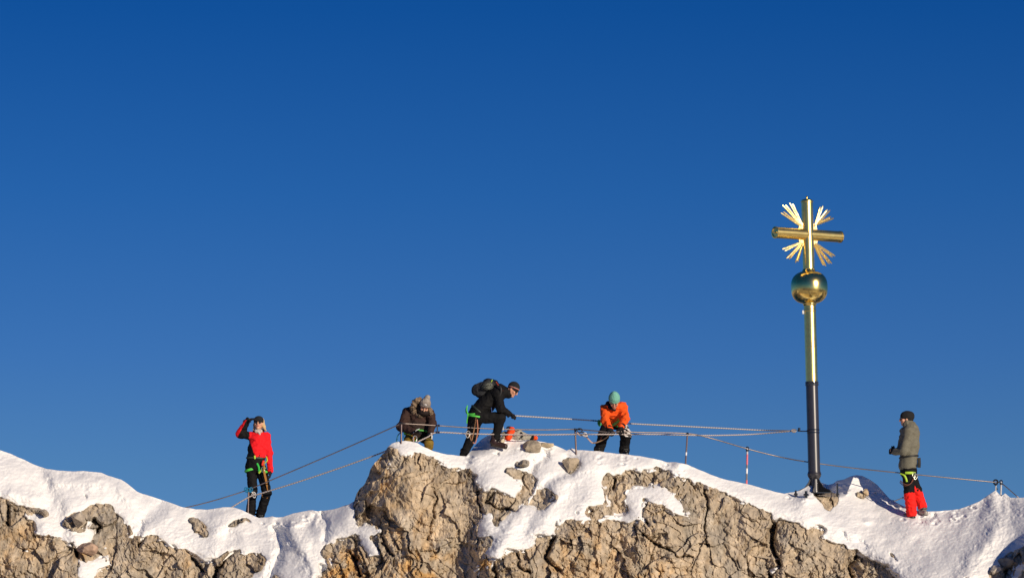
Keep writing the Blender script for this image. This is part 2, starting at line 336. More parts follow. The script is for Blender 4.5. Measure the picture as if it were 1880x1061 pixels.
# snow surface ------------------------------------------------------------
fold = np.zeros(gx.shape)
for pts, w, dp in FOLDS: fold -= dp*np.exp(-(segd(pts)/w)**2)
fringe = fbm2(gx/5, gy/5, 3, 68, .7)
sh = .05*np.clip((s1-.5)*4+.55*fringe*(s2 < .8), -1.4, 1)+.10*sst(.25, .9, fbm2(gx/10+gy/30, gy/6, 3, 69))*sst(.05, .14, s2)*(1-sst(.4, .55, s2))+.10*(s2-.5)+.11*(s3-.5)-.45*(1-sst(.0, .26, s2))
sn = .032*fbm2(gx/60, gy/45, 3, 61)+.010*fbm2(gx/18, gy/10, 3, 62)-.009*np.abs(fbm2(gx/9+gy/14, gy/4.5, 3, 63))+.0025*fbm2(gx/3, gy/2.6, 2, 64)
sastr = sst(0, .8, fbm2(gx/110, gy/70, 2, 66))
sn += .016*sastr*np.abs(fbm2(gx/12+gy/9, gy/5-gx/40, 3, 67))
lump = np.zeros(gx.shape)
rf = np.random.RandomState(5)      # boot prints and kicked steps along the crest
for (xa, xb, n_) in ((860, 1010, 14), (1080, 1260, 16), (1440, 1560, 12), (1600, 1790, 15), (470, 560, 9)):
    for q in range(n_):
        px_ = rf.uniform(xa, xb); py_ = float(tab(CREST, px_))+rf.uniform(5, 26 if xa != 1600 else 30); w_ = rf.uniform(3.2, 5.5)
        sl_ = (slice(max(int(py_-Y0-25), 0), int(py_-Y0+25)), slice(int(px_-X0-30), int(px_-X0+30)))
        qx = (gx[sl_]-px_)/w_; qy = (gy[sl_]-py_)/(w_*.5); rr_ = qx*qx+qy*qy
        lump[sl_] += -.038*np.exp(-rr_**2)+.015*np.exp(-((np.sqrt(rr_)-1.7)/.5)**2)*(qy > -.3)
for cx_, cy_, rx, ry, hh in ((1248,852,13,8,.16),(1500,948,8,4,.06),(1592,957,9,5,.08),(1752,948,9,6,.09),(503,949,8,3,.05),(577,938,10,3,.05),(1040,830,12,5,.06),(1480,915,18,8,.10),(1225,883,9,6,.05)):
    lump += hh*np.exp(-(((gx-cx_)/rx)**2+((gy-cy_)/ry)**2))
ell = np.sqrt(1+ksn**2)
snowh = relb*.6+sh+(sn+fold+lump)*np.where(s2 > .5, .62*ell, .7)
rockh = rel*(1-.6*sst(.6, 1, s2))-.25*sst(.7, 1, s2)+.26*(1-s1)*sst(.55, .85, s3)
yrock = ybase-rockh; ysnow = ybase-snowh
# rock tint ---------------------------------------------------------------
def mixc(a, b, t): return a*(1-t[..., None])+np.array(b)*t[..., None]
tint = np.ones(gx.shape+(3,))*np.array((.42, .345, .255))
tint = mixc(tint, (.39, .335, .265), sst(.0, .8, fbm2(gx/70, gy/60, 4, 71)))
tint = mixc(tint, (.45, .36, .255), .8*sst(.0, .8, fbm2(gx/40, gy/60, 4, 72)))
och = np.zeros(gx.shape)
for cx_, cy_, rx, ry, hh in ((640,1045,40,30,1),(770,1040,55,40,.75),(720,960,60,40,.45),(700,880,25,35,.5),(30,1000,40,30,.5),(350,1030,16,30,.5),(1080,1010,60,40,.45),(890,1030,20,20,.7),(1190,1060,70,30,.5),(1040,1045,60,25,.4),(150,1015,20,12,.4)):
    och = np.maximum(och, hh*np.exp(-(((gx-cx_)/rx)**2+((gy-cy_)/ry)**2)))
och = np.clip(och*1.5*sst(-.6, .7, fbm2(gx/15, gy/20, 4, 73)), 0, .9)
tint = mixc(tint, (.50, .30, .11), och)
tint = mixc(tint, (.33, .305, .265), .5*sst(.3, .9, fbm2(gx/30, gy/50, 4, 74)))
tint *= (1+.17*fbm2(gx/22+gy/60, gy/75, 4, 78))[..., None]
tint = mixc(tint, (.24, .17, .10), .5*sst(.45, .9, fbm2(gx/12+gy/50, gy/45, 4, 79)))
tint *= (1+.16*fbm2(gx/5, gy/7, 4, 75, .7))[..., None]

def samp(fld, px, py):
    x = np.clip(px-X0, 0, gx.shape[1]-1.001); y = np.clip(py-Y0, 0, gx.shape[0]-1.001)
    ix = x.astype(int); iy = y.astype(int); fx = x-ix; fy = y-iy
    if fld.ndim == 3: fx = fx[..., None]; fy = fy[..., None]
    return (fld[iy, ix]*(1-fx)+fld[iy, ix+1]*fx)*(1-fy)+(fld[iy+1, ix]*(1-fx)+fld[iy+1, ix+1]*fx)*fy
def ground_y(px, py): return float(samp(np.minimum(yrock, ysnow), np.array([float(px)]), np.array([float(py)]))[0])
def crest(px): return float(tab(CREST, px))

def geo(a, b, n, first):
    """n steps from a to b with first step size growing geometrically"""
    q = 1.0
    lo, hi = 1.0, 3.0
    for _ in range(60):
        q = (lo+hi)/2; s = first*(q**n-1)/(q-1) if q > 1 else first*n
        if s > abs(b-a): hi = q
        else: lo = q
    c = np.cumsum(first*q**np.arange(n)); return a+np.sign(b-a)*c
cols = np.concatenate([geo(X0, -2600, 26, 3)[::-1], np.arange(X0, -60, 2.), np.arange(-60, 1940, 1.), np.arange(1940, X1, 2.), geo(X1, 4500, 26, 3)])
vf = np.concatenate([np.arange(0, 300, 1.), geo(300, 3200, 40, 1.5)])
crn = tab(CREST, cols)
srow = samp(s2, cols, crn+3)
crn = crn+np.where((cols > X0) & (cols < X1), (1-srow)*fbm2(cols/6, cols*0, 3, 81)*2.2+fbm2(cols/22, cols*0, 3, 82)*.7, 0)
def surf(yf, isrock):
    PX = np.broadcast_to(cols[None, :], (len(vf), len(cols))); PY = crn[None, :]+vf[:, None]
    y = samp(yf, PX, PY)
    y = y-np.clip(PY-Y1, 0, None)*.8/108-0.0
    far = np.clip(np.maximum(X0-PX, PX-X1), 0, None)
    y = y+.35*np.clip((far+np.clip(PY-Y1, 0, None))/200, 0, 3)*fbm2(PX/160, PY/120, 4, 99)
    P = at(PX, PY, y)
    # back of the ridge falls away behind the skyline
    top = P[0]; sb = np.concatenate([np.array([.02, .05, .1, .16, .24, .34, .46, .6, .8, 1.05, 1.4, 1.8, 2.4, 3.2, 4.5, 7, 12, 20, 34]) ])
    drop = .03*sb+.16*sb**1.5/(1+.06*sb)+.75*np.clip(sb-3, 0, None)
    B = top[None]+np.zeros((len(sb), 1, 3)); B[..., 1] += sb[:, None]
    nz = fbm2(B[..., 0]*1.3, B[..., 1]*1.3, 3, 77)*.06*np.minimum(1, sb[:, None]*1.5)
    B[..., 2] -= drop[:, None]-nz
    if isrock: B[..., 2] -= .12*np.minimum(1, sb[:, None]*4)
    return np.concatenate([B[::-1], P]), PX, PY, len(sb)
def grid_faces(nr, nc):
    i = np.arange(nr*nc).reshape(nr, nc); return np.stack([i[:-1, :-1], i[1:, :-1], i[1:, 1:], i[:-1, 1:]], -1)
Pr, PX, PY, nb = surf(yrock, True)
Cr = np.concatenate([np.broadcast_to(samp(tint, PX[:1], PY[:1]), (nb, len(cols), 3)), samp(tint, PX, PY)])
Q = grid_faces(*Pr.shape[:2]).reshape(-1, 4)
o = mesh_np('rock_ridge', Pr.reshape(-1, 3), Q, M['rock'], True, Cr.reshape(-1, 3)); tag(o, kind='structure')
if True:
    me = o.data
    me.set_sharp_from_angle(angle=R(50))
Ps, PX, PY, nb = surf(ysnow, False)
keep = samp(blur(((ysnow-yrock) < .05).astype(float), 2.5), PX, PY) > .02
keep = np.concatenate([np.broadcast_to(samp(s2, PX[:1], PY[:1]+4) > .3, (nb, len(cols))), keep])
keep[:, 0] = keep[:, -1] = False
pyfar = np.concatenate([np.zeros((nb, len(cols))), PY])
nzf = fbm2(np.broadcast_to(cols, pyfar.shape)/120, pyfar/90, 4, 55) > .05
keep &= (pyfar < Y1-20) | nzf
Q = grid_faces(*Ps.shape[:2]); kk = keep[:-1, :-1] & keep[1:, :-1] & keep[1:, 1:] & keep[:-1, 1:]
Q = Q[kk]; used = np.unique(Q); rm = np.full(Ps.shape[0]*Ps.shape[1], -1); rm[used] = np.arange(len(used))
o = mesh_np('snow', Ps.reshape(-1, 3)[used], rm[Q], M['snow'], True); tag(o, kind='structure')

# lower mountainside and valley, out to the horizon
rr = np.concatenate([[0], np.geomspace(6, 60000, 90)]); th = np.linspace(0, 2*np.pi, 145)[:-1]
RR, TH = np.meshgrid(rr, th, indexing='ij'); gxx = RR*np.cos(TH); gyy = -15+RR*np.sin(TH)
gz = -27+2.5*fbm2(gxx/18, gyy/18, 4, 8)-np.clip(RR-60, 0, None)*.5*np.exp(-RR/900)+fbm2(gxx/900, gyy/900, 5, 9)*np.clip(RR/14, 0, 150)*1.0-200*sst(60, 4000, RR)
V = np.stack([gxx, gyy, gz], -1).reshape(-1, 3); i = np.arange(len(rr)*len(th)).reshape(len(rr), len(th)); i2 = np.roll(i, -1, 1)
Q = np.stack([i[:-1], i2[:-1], i2[1:], i[1:]], -1).reshape(-1, 4)
m, nt, b = nmat('mountainside', .9, 0, .2)
tc = nt.nodes.new('ShaderNodeTexCoord'); n = nt.nodes.new('ShaderNodeTexNoise'); n.inputs['Scale'].default_value = .12; n.inputs['Detail'].default_value = 12
cr = nt.nodes.new('ShaderNodeValToRGB'); cr.color_ramp.elements[0].color = (.30, .24, .17, 1); cr.color_ramp.elements[1].color = (.8, .8, .8, 1)
cr.color_ramp.elements[0].position = .50; cr.color_ramp.elements[1].position = .56
nt.links.new(tc.outputs['Object'], n.inputs['Vector']); nt.links.new(n.outputs['Fac'], cr.inputs[0]); nt.links.new(cr.outputs[0], b.inputs['Base Color'])
tag(mesh_np('valley', V, Q, m), kind='structure')

# ------------------------------------------------------------------ boulders
def boulder(px, py, wpx, hpx, dpt, seed, col, label, squ=.75, rot=0, yo=0.0):
    y = ground_y(px, py+hpx*.35)+yo; c = A(px, py, y); s = mpp(y); rng = np.random.RandomState(seed)
    n1, n2 = 64, 40; P = []
    pl = [Vector(rng.normal(size=3)).normalized() for _ in range(13)]; dd = rng.uniform(.48, .80, 13)
    for i in range(n2):
        ph = math.pi*i/(n2-1)
        for j in range(n1):
            a = 2*math.pi*j/n1; d = Vector((math.sin(ph)*math.cos(a), math.sin(ph)*math.sin(a), math.cos(ph))); r = 1.0
            for p, q in zip(pl, dd):
                t = d.dot(p)
                if t > 0: r = min(r, q/t)
            P.append(d*r)
    Pn = np.array([tuple(p) for p in P]); Pn *= (1+.05*vn3(Pn[:, 0]*4, Pn[:, 1]*4, Pn[:, 2]*4, seed)+.02*vn3(Pn[:, 0]*11, Pn[:, 1]*11, Pn[:, 2]*11, seed))[:, None]
    Pn *= np.array([wpx*s/2/.8, dpt/2/.8, hpx*s/2/.8])*1.12
    if rot: cr_, sr_ = math.cos(rot), math.sin(rot); Pn = np.stack([Pn[:, 0]*cr_-Pn[:, 2]*sr_, Pn[:, 1], Pn[:, 0]*sr_+Pn[:, 2]*cr_], -1)
    i = np.arange(n1*n2).reshape(n2, n1); i2 = np.roll(i, -1, 1)
    Q = np.stack([i[:-1], i[1:], i2[1:], i2[:-1]], -1).reshape(-1, 4)
    cc = np.array(col)*(1+.12*vn3(Pn[:, 0]*30, Pn[:, 1]*30, Pn[:, 2]*30, 3))[:, None]
    o = mesh_np('boulder', Pn, Q, M['rock'], True, cc); o.location = c; o.data.set_sharp_from_angle(angle=R(28))
    return tag(o, label, 'boulder')
boulder(976, 823, 32, 22, .3, 3, (.37, .31, .23), 'rounded grey brown boulder bedded in snow below the mound top', yo=.05)
boulder(1000, 816, 26, 9, .25, 5, (.46, .38, .26), 'flat tan stone at the crest, right of the rounded boulder', yo=.04)
boulder(922, 808, 12, 15, .18, 8, (.55, .48, .36), 'small pale upright stone beside the brown boot')
boulder(1049, 852, 25, 26, .22, 16, (.43, .35, .25), 'angular tan block standing in snow below the black-headed post', yo=.05)
boulder(1589, 903, 11, 12, .15, 21, (.55, .42, .27), 'small tan cube-shaped stone on the snow left of the man in red gaiters')
boulder(1577, 908, 11, 8, .14, 22, (.48, .40, .28), 'small low brown stone touching the cube-shaped stone')
boulder(145, 953, 24, 24, .3, 27, (.40, .34, .27), 'round grey boulder in the snow hollow at far left', yo=-.05)
boulder(126, 961, 14, 20, .22, 29, (.40, .33, .24), 'small brown boulder left of the round grey one')
boulder(159, 1008, 30, 20, .3, 31, (.42, .29, .21), 'reddish block wedged above the lower left snow patch', yo=-.06)
boulder(1826, 1046, 17, 16, .25, 35, (.50, .44, .37), 'pale loose boulder at the lower right edge of the snow', yo=-.03)
boulder(1846, 1034, 22, 22, .3, 36, (.2, .19, .18), 'dark grey boulder above the pale loose boulder', yo=-.02)

# ------------------------------------------------------------------ SDF figures
BLK = (.0025, .0025, .0035)
def sub3(v): return np.array(tuple(v), float)
class SDF:
    def __init__(s): s.p = []
    def cap(s, a, b, ra, rb=None, col=BLK, side=None, w=1.0, k=None, wd=1.0):
        """tapered capsule; w widens it along 'side'"""
        s.p.append(('c', sub3(a), sub3(b), ra, ra if rb is None else rb, col, None if side is None else sub3(Vector(side).normalized()), w, k)); return s
    def ell(s, c, r, col=BLK, X=(1, 0, 0), Z=(0, 0, 1), k=None):
        X = Vector(X).normalized(); Z = Vector(Z); Y = Z.cross(X).normalized(); Z = X.cross(Y).normalized()
        s.p.append(('e', sub3(c), np.array([X, Y, Z]), np.array(r, float), 0, col, None, 1, k)); return s
    def build(s, name, mat, parent, h=.009, k=.03, fold=0., ff=14, seed=0, cut=None, colfn=None, sm=1):
        lo = np.full(3, 1e9); hi = -lo; bb = []
        for q in s.p:
            if q[0] == 'c': mr = max(q[3], q[4])*max(q[7], 1); l = np.minimum(q[1], q[2])-mr; g = np.maximum(q[1], q[2])+mr
            else: mr = q[3].max(); l = q[1]-mr; g = q[1]+mr
            bb.append((l, g)); lo = np.minimum(lo, l); hi = np.maximum(hi, g)
        lo -= .04; hi += .04; N = np.ceil((hi-lo)/h).astype(int)+1
        ax = [lo[i]+h*np.arange(N[i]) for i in range(3)]
        f = np.full(N, .12); ci = np.zeros(N, np.int16); best = np.full(N, 9.)
        for n, (q, (l, g)) in enumerate(zip(s.p, bb)):
            i0 = np.clip(((l-.1-lo)/h).astype(int), 0, N-1); i1 = np.clip(((g+.1-lo)/h).astype(int)+2, 1, N)
            sl = tuple(slice(a, b) for a, b in zip(i0, i1))
            G = np.stack(np.meshgrid(*[ax[i][sl[i]] for i in range(3)], indexing='ij'), -1)
            if q[0] == 'c':
                a, b_ = q[1], q[2]; ab = b_-a; L = ab@ab+1e-12; P = G-a; t = np.clip(P@ab/L, 0, 1); P = P-t[..., None]*ab
                if q[6] is not None and q[7] != 1: P = P-(P@q[6])[..., None]*q[6]*(1-1/q[7])
                d = np.linalg.norm(P, axis=-1)-(q[3]+(q[4]-q[3])*t)
            else:
                P = (G-q[1])@q[2].T; d = (np.linalg.norm(P/q[3], axis=-1)-1)*q[3].min()
            kk_ = q[8] or k; F0 = f[sl]; hh = np.clip(.5+.5*(F0-d)/kk_, 0, 1)
            f[sl] = F0*(1-hh)+d*hh-kk_*hh*(1-hh)
            m = d < best[sl]; best[sl] = np.where(m, d, best[sl]); ci[sl] = np.where(m, n, ci[sl])
        if fold:
            G = np.stack(np.meshgrid(*ax, indexing='ij'), -1)
            m = np.abs(f) < .06; g = G[m]
            f[m] += fold*(np.abs(vn3(g[:, 0]*ff, g[:, 1]*ff, g[:, 2]*ff*1.5, seed))*1.6-.6+.5*vn3(g[:, 0]*ff*2.3, g[:, 1]*ff*2.3, g[:, 2]*ff*2.6, seed+5))
        if cut:  # keep the half space (p-c).n < 0, list of (c,n)
            G = np.stack(np.meshgrid(*ax, indexing='ij'), -1)
            for c, n_ in cut:
                n_ = sub3(Vector(n_).normalized()); f = np.maximum(f, (G-sub3(c))@n_)
        V, Qs = nets(f, lo, h)
        idx = np.clip(np.round((V-lo)/h).astype(int), 0, N-1); cid = ci[idx[:, 0], idx[:, 1], idx[:, 2]]
        cols_ = np.array([q[5] for q in s.p], float)[cid]
        if colfn: cols_ = colfn(V, cols_)
        mi = np.array(world_of(parent).inverted()); Vl = V@mi[:3, :3].T+mi[:3, 3]
        return mesh_np(name, Vl, Qs, mat, True, cols_, parent)
def nets(f, lo, h):
    ins = f < 0; nx, ny, nz = f.shape
    cnt = np.zeros((nx-1, ny-1, nz-1), np.int8)
    for a in (0, 1):
        for b in (0, 1):
            for c in (0, 1): cnt += ins[a:nx-1+a, b:ny-1+b, c:nz-1+c]
    cells = np.argwhere((cnt > 0) & (cnt < 8)); vid = np.full(cnt.shape, -1, np.int64); vid[tuple(cells.T)] = np.arange(len(cells))
    acc = np.zeros((len(cells), 3)); w = np.zeros(len(cells)); X, Y, Z = cells.T
    cs = [(a, b, c) for a in (0, 1) for b in (0, 1) for c in (0, 1)]
    for i in range(8):
        for j in range(i+1, 8):
            A_, B_ = cs[i], cs[j]
            if sum(abs(p-q) for p, q in zip(A_, B_)) != 1: continue
            fa = f[X+A_[0], Y+A_[1], Z+A_[2]]; fb = f[X+B_[0], Y+B_[1], Z+B_[2]]; m = (fa < 0) != (fb < 0)
            t = np.where(m, fa/np.where(m, fa-fb, 1), 0)
            p = np.array(A_)+t[:, None]*(np.array(B_)-np.array(A_)); acc += p*m[:, None]; w += m
    V = lo+h*(cells+acc/w[:, None]); Q = []
    for ax_ in range(3):
        u, v = [(1, 2), (2, 0), (0, 1)][ax_]
        s0 = [slice(1, -1)]*3; s0[ax_] = slice(0, -1); s1_ = list(s0); s1_[ax_] = slice(1, None)
        a = ins[tuple(s0)]; b = ins[tuple(s1_)]
        E = np.argwhere(a != b); off = np.ones(3, int); off[ax_] = 0; E = E+off
        fl = a[tuple((E-off).T)] if len(E) else np.zeros(0, bool)
        du = np.zeros(3, int); du[u] = 1; dv = np.zeros(3, int); dv[v] = 1
        q = np.stack([vid[tuple((E-du-dv).T)], vid[tuple((E-dv).T)], vid[tuple(E.T)], vid[tuple((E-du).T)]], -1)
        q[~fl] = q[~fl][:, ::-1]; Q.append(q)
    return V, np.concatenate(Q)

SKIN = (.62, .33, .21)
def head_sdf(S, H, fw, up, col=SKIN, s=1.0):
    fw = Vector(fw).normalized(); up = Vector(up); up = (up-fw*up.dot(fw)).normalized(); rt = fw.cross(up)
    P = lambda a, b_, c: Vector(H)+(rt*a+fw*b_+up*c)*s
    S.ell(P(0, -.015, .02), (.076*s, .094*s, .10*s), col, rt, up, k=.02)
    S.ell(P(0, .02, -.055), (.056*s, .066*s, .062*s), col, rt, up, k=.03)
    S.ell(P(0, .072, -.093), (.022*s, .018*s, .017*s), col, rt, up, k=.02)
    S.cap(P(0, .088, .018), P(0, .108, -.022), .009*s, .013*s, col, k=.012)
    for q in (-1, 1):
        S.ell(P(.076*q, -.005, -.01), (.012*s, .02*s, .032*s), col, rt, up, k=.008)
        S.ell(P(.042*q, .062, -.02), (.022*s, .022*s, .022*s), col, rt, up, k=.02)
        S.ell(P(.032*q, .079, .015), (.015*s, .010*s, .009*s), (.12, .06, .04), rt, up, k=.006)
    S.ell(P(0, .086, -.055), (.024*s, .011*s, .008*s), (.45, .14, .12), rt, up, k=.006)
    return P, rt, fw, up
def hand_sdf(S, wrist, fdir, palm, thumb, col, r=.0115, curl=.5, L=1.0, k=.010):
    """five separate fingers; fdir: wrist->knuckles, palm: way the palm faces, thumb: side on which the thumb leaves"""
    f = Vector(fdir).normalized(); n = Vector(palm); n = (n-f*n.dot(f)).normalized(); sd = f.cross(n).normalized()
    if sd.dot(Vector(thumb)) < 0: sd = -sd
    w = Vector(wrist)
    S.cap(w-f*.05, w+f*.01, .036, .032, col, side=n, w=.8)
    S.cap(w+f*.02+sd*.018, w+f*.075+sd*.024, .021, .018, col, k=.02); S.cap(w+f*.02-sd*.012, w+f*.07-sd*.024, .021, .017, col, k=.02)
    S.cap(w+f*.03, w+f*.085, .022, .02, col, k=.02)
    for off, ln in ((.032, .068), (.011, .078), (-.011, .072), (-.031, .056)):
        p = w+f*.09+sd*off*L; d = f+sd*off*1.2; an = 0
        for j, fr in enumerate((.45, .32, .23)):
            an += curl*(.8 if j == 0 else 1.0); dd = d.normalized()*math.cos(an)+n*math.sin(an)
            q = p+dd*ln*fr; S.cap(p, q, r*(1.05-.08*j), r*(.97-.08*j), col, k=k); p = q
    p = w+f*.035+sd*.032; d = (f*.6+sd*.9+n*.25).normalized()
    for j, ln in enumerate((.036, .03, .024)):
        q = p+d*ln; S.cap(p, q, r*1.15-.0005*j, r*1.05-.0008*j, col, k=k); p = q; d = (d+f*.45*curl*1.4+n*.6*curl).normalized()
def ring(mb, c, axis, X, rx, ry, wd=.02, th=.006, col=(1, 1, 1), n=28, a0=0, a1=2*math.pi, sag=None):
    """flat webbing strap running round an oval"""
    ax_ = Vector(axis).normalized(); X = Vector(X); X = (X-ax_*X.dot(ax_)).normalized(); Y = ax_.cross(X); pts = []
    for i in range(n+1):
        a = a0+(a1-a0)*i/n; p = Vector(c)+X*rx*math.cos(a)+Y*ry*math.sin(a)
        if sag: p += ax_*sag(a)
        pts.append(p)
    mb.tube(pts, wd, 8, col, flat=th/wd, cap=abs(a1-a0-2*math.pi) > .01, side=ax_)
def curve(pts, n=8):
    """Catmull-Rom through Vectors"""
    pts = [Vector(p) for p in pts]; P = [pts[0]*2-pts[1]]+pts+[pts[-1]*2-pts[-2]]; out = []
    for i in range(1, len(P)-2):
        for j in range(n):
            t = j/n; a, b_, c, d = P[i-1:i+3]
            out.append(.5*((2*b_)+(c-a)*t+(2*a-5*b_+4*c-d)*t*t+(3*b_-a-3*c+d)*t**3))
    return out+[pts[-1]]
def boot(parent, ankle, toe_dir, col, sole, h=.006, L=.19, name='boot', up=(0, 0, 1), rr=.045):
    S = SDF(); a = Vector(ankle); t = Vector(toe_dir).normalized(); u = Vector(up)
    S.cap(a+u*.10, a, rr*1.12, rr*1.05, col); S.cap(a-u*.02-t*.03, a-u*.045, rr, rr, col)
    S.cap(a-u*.045, a-u*.06+t*L*.85, rr*1.05, rr*.82, col, side=t.cross(u), w=1.05)
    S.cap(a-u*.088-t*.05, a-u*.092+t*L*.9, .022, .02, sole, side=t.cross(u), w=2.1, k=.006)
    for i in range(3): S.cap(a-u*(.02-.02*i)+t*(.035+.03*i)-t.cross(u)*.03, a-u*(.02-.02*i)+t*(.035+.03*i)+t.cross(u)*.03, rr*.35, rr*.35, tuple(x*.5 for x in sole), k=.01)
    return S.build(name, M['shell'], parent, h=h, k=.02)
def biner(mb, c, L=.1, W_=.055, r=.006, col=(.6, .6, .6), X=(1, 0, 0), Z=(0, 0, 1)):
    X = Vector(X).normalized(); Z = Vector(Z).normalized(); pts = []
    for i in range(21):
        a = 2*math.pi*i/20; pts.append(Vector(c)+X*math.cos(a)*W_/2*(1+.2*math.sin(a))+Z*math.sin(a)*L/2)
    mb.tube(pts, r, 6, col, cap=False)
GREEN = (.09, .56, .07); LIME = (.40, .62, .04)

# ---- person W: woman in red and black jacket, shading her eyes
def woman():
    y0 = tab(YC, 475)+.35; P = lambda x, y, d=0: A(x, y, y0+d)
    foot = P(477, 953, 0)
    root = empty('person', foot, 'person in red and black jacket and black trousers shading the eyes with a raised hand', 'person')
    fw = (-.05, -1, .02); up = (.03, 0, 1); H = P(474.8, 776.5)
    RED = (.78, .010, .016)
    hipR, hipL, kR, kL, aR, aL = P(462, 862), P(480, 862), P(464, 900, -.03), P(490, 905, -.10), P(460, 940, .02), P(477.5, 945, .02)
    shR, shL, eR, wR, hR, eL, wL = P(456, 800), P(489, 801), P(441.5, 796, -.03), P(454.5, 771.5, -.06), P(463, 768, -.09), P(494, 832, .02), P(496.5, 863, -.03)
    S = SDF(); head_sdf(S, H, fw, up); nk = P(474.5, 792)
    S.cap(P(474.5, 786, .01), P(474, 800, .02), .048, .052, SKIN); S.cap(P(473, 808), P(469, 842), .10, .09, BLK, side=(1, 0, 0), w=1.3); S.cap(P(468, 845), P(470, 858), .095, .09, BLK, side=(1, 0, 0), w=1.3)
    for a, b_, r1, r2 in ((shR, eR, .038, .033), (eR, wR, .033, .026), (shL, eL, .038, .033), (eL, wL, .033, .026), (hipR, kR, .06, .045), (kR, aR, .045, .035), (hipL, kL, .06, .045), (kL, aL, .045, .035)): S.cap(a, b_, r1, r2, SKIN if r1 < .035 else BLK)
    S.cap(P(474, 803, .02), shR, .05, .04, BLK); S.cap(P(474, 803, .02), shL, .05, .04, BLK)
    hand_sdf(S, wR, P(474, 766, -.13)-wR, (0, .3, -1), (0, -1, 0), SKIN, r=.008, curl=.25); hand_sdf(S, wL, P(495.5, 880, -.06)-wL, (-1, 0, 0), (0, -1, 0), SKIN, r=.008, curl=.35)
    S.build('body', M['skin'], root, h=.0065, k=.015)
    # jacket
    J = SDF(); J.cap(P(474, 806, .01), P(472.5, 824), .125, .12, RED, side=(1, 0, 0), w=1.3); J.cap(P(472, 824), P(471.5, 836), .115, .118, RED, side=(1, 0, 0), w=1.25)
    J.cap(P(473, 799, .015), shL, .07, .065, RED); J.cap(P(473, 799, .015), shR, .07, .06, RED)
    J.cap(shL, eL, .066, .058, RED); J.cap(eL, wL, .058, .047, RED)
    J.cap(shR, eR, .064, .068, BLK); J.cap(eR, wR, .074, .048, BLK)
    J.cap(P(467, 791, .02), P(482, 791, .03), .035, .035, BLK, k=.02)
    def cf(V, c):
        l = np.linalg.norm
        # black panel on her right flank and inner sleeve, red outer sleeve
        out = c.copy(); a = at(456, 800, y0); b_ = at(469, 838, y0)
        X = (V[:, 0]-a[0])-(V[:, 2]-a[2])*(b_[0]-a[0])/(b_[2]-a[2])
        torso = c[:, 0] > .1
        bl = torso & (X < .0) & (V[:, 2] < at(450, 800, y0)[2]); out[bl] = BLK
        w_, e_ = np.array(wR), np.array(eR); ax_ = (w_-e_)/l(w_-e_); q = V-e_; t = q@ax_; n_ = np.array([-ax_[2], 0, ax_[0]]); side = q@n_
        m_ = (t > -.09) & (t < .26) & (side > .012) & (V[:, 0] < shR[0]-.02) ; out[m_] = RED
        return out
    J.build('jacket', M['cloth'], root, h=.0075, k=.035, fold=.013, ff=11, seed=3, colfn=cf)
    Tt = SDF(); Tt.cap(P(469, 838), P(468.5, 856), .115, .135, BLK, side=(1, 0, 0), w=1.28); Tt.cap(hipR, kR, .098, .077, BLK); Tt.cap(kR, aR, .077, .082, BLK); Tt.cap(hipL, kL, .095, .080, BLK); Tt.cap(kL, aL, .080, .078, BLK)
    Tt.build('trousers', M['cloth'], root, h=.009, k=.03, fold=.007, ff=12, seed=8)
    boot(root, P(459, 945, .02), (-.25, -1, 0), (.02, .02, .02), (.05, .05, .05)); boot(root, P(477.5, 949, .02), (.2, -1, 0), (.02, .02, .02), (.05, .05, .05))
    Gl = SDF(); hand_sdf(Gl, wR, P(474, 766, -.13)-wR, (0, .3, -1), (0, -1, 0), (.012, .012, .015), r=.0115, curl=.25)
    Gl.build('glove', M['cloth'], root, h=.0045, k=.012)
    Gl = SDF(); hand_sdf(Gl, wL, P(495.5, 880, -.06)-wL, (-1, 0, 0), (0, -1, 0), (.012, .012, .015), r=.0125, curl=.4); Gl.cap(wL, wL-Vector((0, 0, .03)), .042, .038, (.012, .012, .015))
    Gl.build('glove', M['cloth'], root, h=.0045, k=.012)
    C = SDF(); u = Vector((0, 0, 1)); C.ell(H+u*.045+Vector((0, .01, 0)), (.088, .102, .082), (.01, .01, .012)); C.cap(H+Vector((-.06, -.085, .035)), H+Vector((.06, -.085, .035)), .016, .016, (.01, .01, .012), k=.02)
    C.cap(H+Vector((-.035, -.125, .042)), H+Vector((.035, -.125, .042)), .012, .012, (.01, .01, .012), k=.03)
    C.build('cap', M['knit'], root, h=.006, k=.02, cut=[(H+Vector((0, 0, -.005)), (0, -.3, -1))])
    g = MB(); HL = H+Vector((0, -.088, .012))
    for q in (-1, 1): g.lathe([(.0, -.004), (.024, -.003), (.026, 0), (.024, .004), (0, .005)], 16, (.01, .008, .008), Matrix.Translation(HL+Vector((q*.031, -.004, 0)))@Matrix.Rotation(R(90), 4, 'X')@Matrix.Rotation(q*R(8), 4, 'Y'))
    g.tube([HL+Vector((-.085, .08, 0)), HL+Vector((-.06, .015, .006)), HL+Vector((0, -.006, .006)), HL+Vector((.06, .015, .006)), HL+Vector((.085, .08, 0))], .004, 6, (.01, .01, .01))
    g.build('sunglasses', M['shell'], root)
    hr = SDF(); HC = (.55, .40, .20)
    hr.cap(H+Vector((.055, .03, .06)), H+Vector((.088, .02, -.06)), .035, .028, HC); hr.cap(H+Vector((.088, .01, -.06)), H+Vector((.125, -.02, -.135)), .028, .012, HC)
    hr.cap(H+Vector((-.07, .03, -.03)), H+Vector((-.085, .0, -.12)), .022, .013, HC); hr.ell(H+Vector((0, .05, 0)), (.085, .07, .1), HC)
    hr.build('hair', M['knit'], root, h=.006, fold=.006, ff=40)
